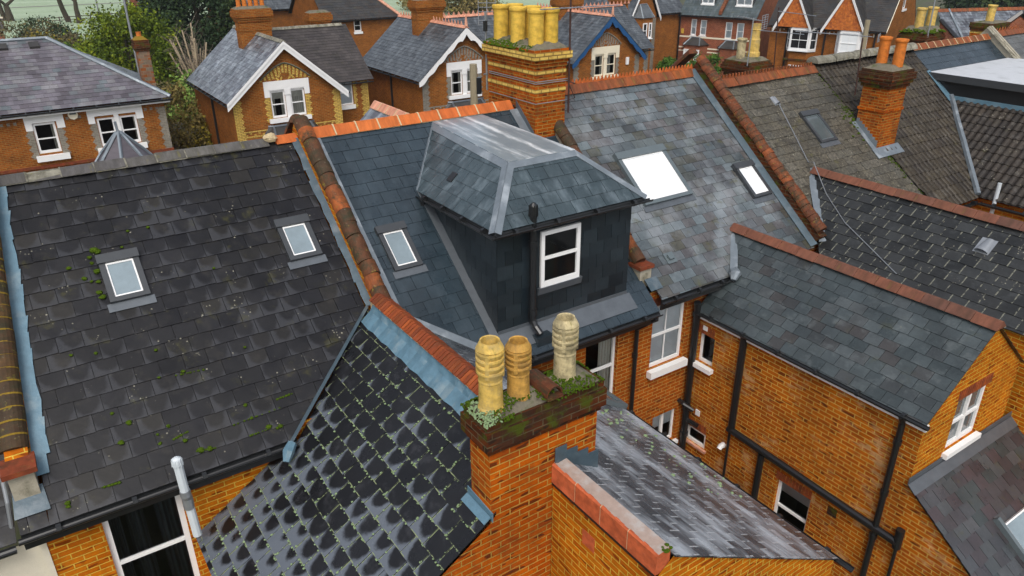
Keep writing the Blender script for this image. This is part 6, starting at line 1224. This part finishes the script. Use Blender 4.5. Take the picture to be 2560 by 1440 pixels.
for i, (px, y, rad, leaf, lab) in enumerate((((112, 68), 104, (3.2, 3, 2.3), 'leaf_dark', 'rounded dark bush at the park edge left of the forked trees'), ((85, 80), 92, (3.4, 3, 1.8), 'leaf_yellow', 'yellowish bush just above the ridge of the hipped house'), ((140, 98), 88, (2.6, 2.6, 1.8), 'leaf_hedge', 'mid green bush below the rounded dark bush'), ((30, 84), 96, (5.5, 3, 2.6), 'leaf_olive', 'brown scrub in the left corner below the park'), ((190, 85), 92, (4.2, 3, 1.9), 'leaf_olive', 'olive scrub below the two forked park trees'), ((165, 130), 74, (3, 3, 2.2), 'leaf_olive', 'olive scrub beside the hip of the purple-grey roof'))):
    p = at(px, y); tree('bush', lab, 'bush', (p.x, y, 0), rad, rad[2]*.8, leaf, 4200, .13, 20+i, 0, 'bushes at the park edge', clumps=60)
p = at((490, 130), 53); t = thing('pollarded_tree', 'bare pollarded tree with many pale cut stems beside the frosted roof', 'tree', (p.x-.2, 53, 0)); r = random.Random(12); b = V((p.x-.2, 53, 0)); mb = MB(); m2 = MB()
mb.tube([b, b+V((0, 0, 1.6)), b+V((.05, 0, 2.4))], [.28, .22, .2], 8)
for k in range(22):
    a = r.uniform(0, 2*pi); sp_ = r.uniform(.15, 1.6); L = r.uniform(3.6, 5.4)-sp_*.6; q0 = b+V((0, 0, r.uniform(1.4, 2.4))); q1 = q0+V((cos(a)*sp_*.5, sin(a)*sp_*.5, L*.5)); q2 = q0+V((cos(a)*sp_*1.25, sin(a)*sp_*.9, L)); mb.tube([q0, q1, q2], [.075, .06, .045], 6)
    for j in range(16): s = q1.lerp(q2, r.random()); d = V((r.gauss(0, .5), r.gauss(0, .5), r.gauss(.3, .4))); m2.tube([s, s+d*.6, s+d*1.1+V((0, 0, -.1))], [.014, .01, .006], 4)
mb.build('trunk', M['bark_pale'], t); m2.build('crown', M['twig'], t)
def baretree(label, px, rt_, h, seed, lean=(0, 0), fork=.45, spread=.6):
    b = onZ(px, .012); t = thing('bare_tree', label, 'tree', b, 'bare park trees'); r = random.Random(seed); m1 = MB(); m2 = MB()
    def grow(p, d, L, rad, lv):
        n = 3; P = [p]; R = [rad]
        for i in range(n): d = (d+V((r.gauss(0, .09), r.gauss(0, .09), .03))).normalized(); p = p+d*L/n; P.append(p); R.append(rad*(1-.35*(i+1)/n))
        (m1 if lv < 3 else m2).tube(P, R, 8 if lv < 2 else 4, cap=False)
        if lv >= 5: return
        for k in range(2 if lv == 0 else 3):
            s = P[-1] if k < 2 else P[r.randint(1, n)]; nd = (d+V((r.gauss(0, spread), r.gauss(0, spread), r.gauss(-.05 if lv > 1 else .15, .3)))).normalized(); grow(s, nd, L*r.uniform(.6, .85), R[-1]*.68, lv+1)
    grow(b, V((lean[0], lean[1], 1)).normalized(), h*fork, rt_, 0); m1.build('trunk', M['bark'], t); m2.build('crown', M['bark'], t)
baretree('thick bare tree at the upper left corner of the park', (27, 53), .6, 14, 3, (.02, 0), .17, .8); baretree('slimmer bare tree at the extreme upper left', (12, 52), .4, 14, 4, (-.05, 0), .25, .7)
baretree('bare tree with a single leaning trunk at the park edge', (172, 55), .42, 16, 5, (-.13, 0), .36, .55); baretree('forked bare tree just right of the leaning trunk', (199, 58), .44, 16, 6, (-.03, 0), .2, .5)
for i, px in enumerate(((2480, 8), (2530, 4), (2440, 2), (2575, 10))):
    p = onZ(px, 3); tree('evergreen_tree', ('dark evergreen above the single yellow pot at the upper right', 'brighter green tree above the grey slate house ridge', 'dark evergreen above the valley of the grey slate house', 'dark evergreen in the extreme upper right corner')[i], 'tree', (p.x, p.y, 0), (4.5, 4.5, 4.5), 4, 'leaf_dark' if i != 1 else 'leaf_hedge', 5000, .3, 60+i, .3, clumps=60)
baretree('bare tree behind the big evergreen', (318, 20), .45, 17, 7, (0, 0), .3, .5)
q = MB()
for i in range(46): a = onZ((150, 60), 0)+V((i*1.5-3, i*.35-1, 0)); q.box(a.x, a.x+.14, a.y, a.y+.14, 0, 1.1); (q.box(a.x, a.x+1.5, a.y+.02, a.y+.06, .55, .65), q.box(a.x, a.x+1.5, a.y+.02, a.y+.06, .95, 1.05)) if i < 45 else 0
tag(q.build('park_fence', M['mast']), 'low dark post and rail fence along the park edge behind the bushes', 'fence')
# garden bits by the side street
p = onZ((1640, 172), 0); q = MB(); a, b = onZ((1606, 172), 0), onZ((1706, 168), 0)
q.obox(a, b-a, V((0, .25, 0)), V((0, 0, 1.5))); gw2 = q.build('garden_wall', M['stone']); tag(gw2, 'tan garden wall in front of the house behind the blue-boarded villa', 'wall')
for px, lab in (((1765, 168), 'clipped bright green hedge by the doors of the plum-brick house'), ((1742, 172), 'lower clipped hedge left of the bright green one'), ((1672, 165), 'small ivy bush on the tan garden wall'), ((1585, 150), 'small dark bush beside the blue-boarded villa')):
    p = onZ(px, 1.2); tree('garden_hedge', lab, 'hedge', (p.x, p.y, 0), (1.7, 1.3, 1.25) if px[0] > 1700 else (1.1, .9, .9), 1.15, 'leaf_hedge', 2600, .1, px[0], 0, clumps=50, spread=.25, shell=.2)
# mossy shed roof between the houses
p = onZ((470, 335), 2.2); s = thing('garden_shed', 'low shed with a mossy felt roof between the hipped house and the yellow-quoined villa', 'shed', (p.x, p.y, 0)); q = MB(); q.box(p.x-1.8, p.x+1.5, p.y-.8, p.y+1.6, 0, 1.9); q.build('wall', M['wood'], s); q = MB(); q.prism([(p.x-2, p.y-1, 1.92), (p.x+1.7, p.y-1, 1.92), (p.x+1.7, p.y+1.8, 2.5), (p.x-2, p.y+1.8, 2.5)], (0, 0, .06)); q.build('roof', M['concrete'], s)
p = onZ((35, 70), 2.5); p = p+V((-4.2, 0, 0)); s = thing('outbuilding', 'long low outbuilding with a brown roof and pale ridge below the park', 'shed', (p.x-3, p.y, 0)); q = MB(); q.box(p.x-12, p.x+3, p.y, p.y+4, 0, 2.2); q.build('wall', M['brick_far_b'], s); q = MB(); q.prism([(p.x-12.3, p.y-.3, 2.2), (p.x-12.3, p.y+4.3, 2.2), (p.x-12.3, p.y+2, 3.6)], (15.6, 0, 0)); q.build('roof', M['s_H2d'], s); q = MB(); q.box(p.x-12.4, p.x+3.4, p.y+1.85, p.y+2.15, 3.5, 3.66); q.build('ridge', M['cream'], s)
# brown scrub belt and distant wood (uncountable)
mb = MB(); r = random.Random(31)
for i in range(16): foliage(mb, (onZ((1090+i*9, 30), 0)+V((r.uniform(-3, 3), r.uniform(-6, 10), 2))), (4, 4, 2.6), 700, .22, 40+i, 14)
mb.build('scrub_belt', M['leaf_brown'])['kind'] = 'stuff'
mb = MB()
for i in range(60): foliage(mb, V((-120+i*9+r.uniform(-3, 3), 300+r.uniform(-12, 25), 5)), (8, 6, 6), 260, .7, 80+i, 12)
for i in range(46): foliage(mb, V((80+i*6+r.uniform(-3, 3), 190-i*2.6+r.uniform(-8, 8), 4)), (5, 5, 4.5), 260, .5, 180+i, 12)
mb.build('distant_wood', M['leaf_olive'])['kind'] = 'stuff'

# ------------------------------------------------------------------ air
mb = MB(); mb.box(-410, 910, -310, 1210, -1, 26); hz = bpy.data.materials.new('winter air'); hz.use_nodes = True; t = hz.node_tree; t.nodes.clear(); pv = t.nodes.new('ShaderNodeVolumePrincipled'); mo = t.nodes.new('ShaderNodeOutputMaterial')
pv.inputs['Color'].default_value = (.8, .85, .9, 1); pv.inputs['Density'].default_value = .00035; pv.inputs['Anisotropy'].default_value = .3; t.links.new(pv.outputs[0], mo.inputs['Volume'])
mb.build('haze', hz, weld=True)['kind'] = 'stuff'
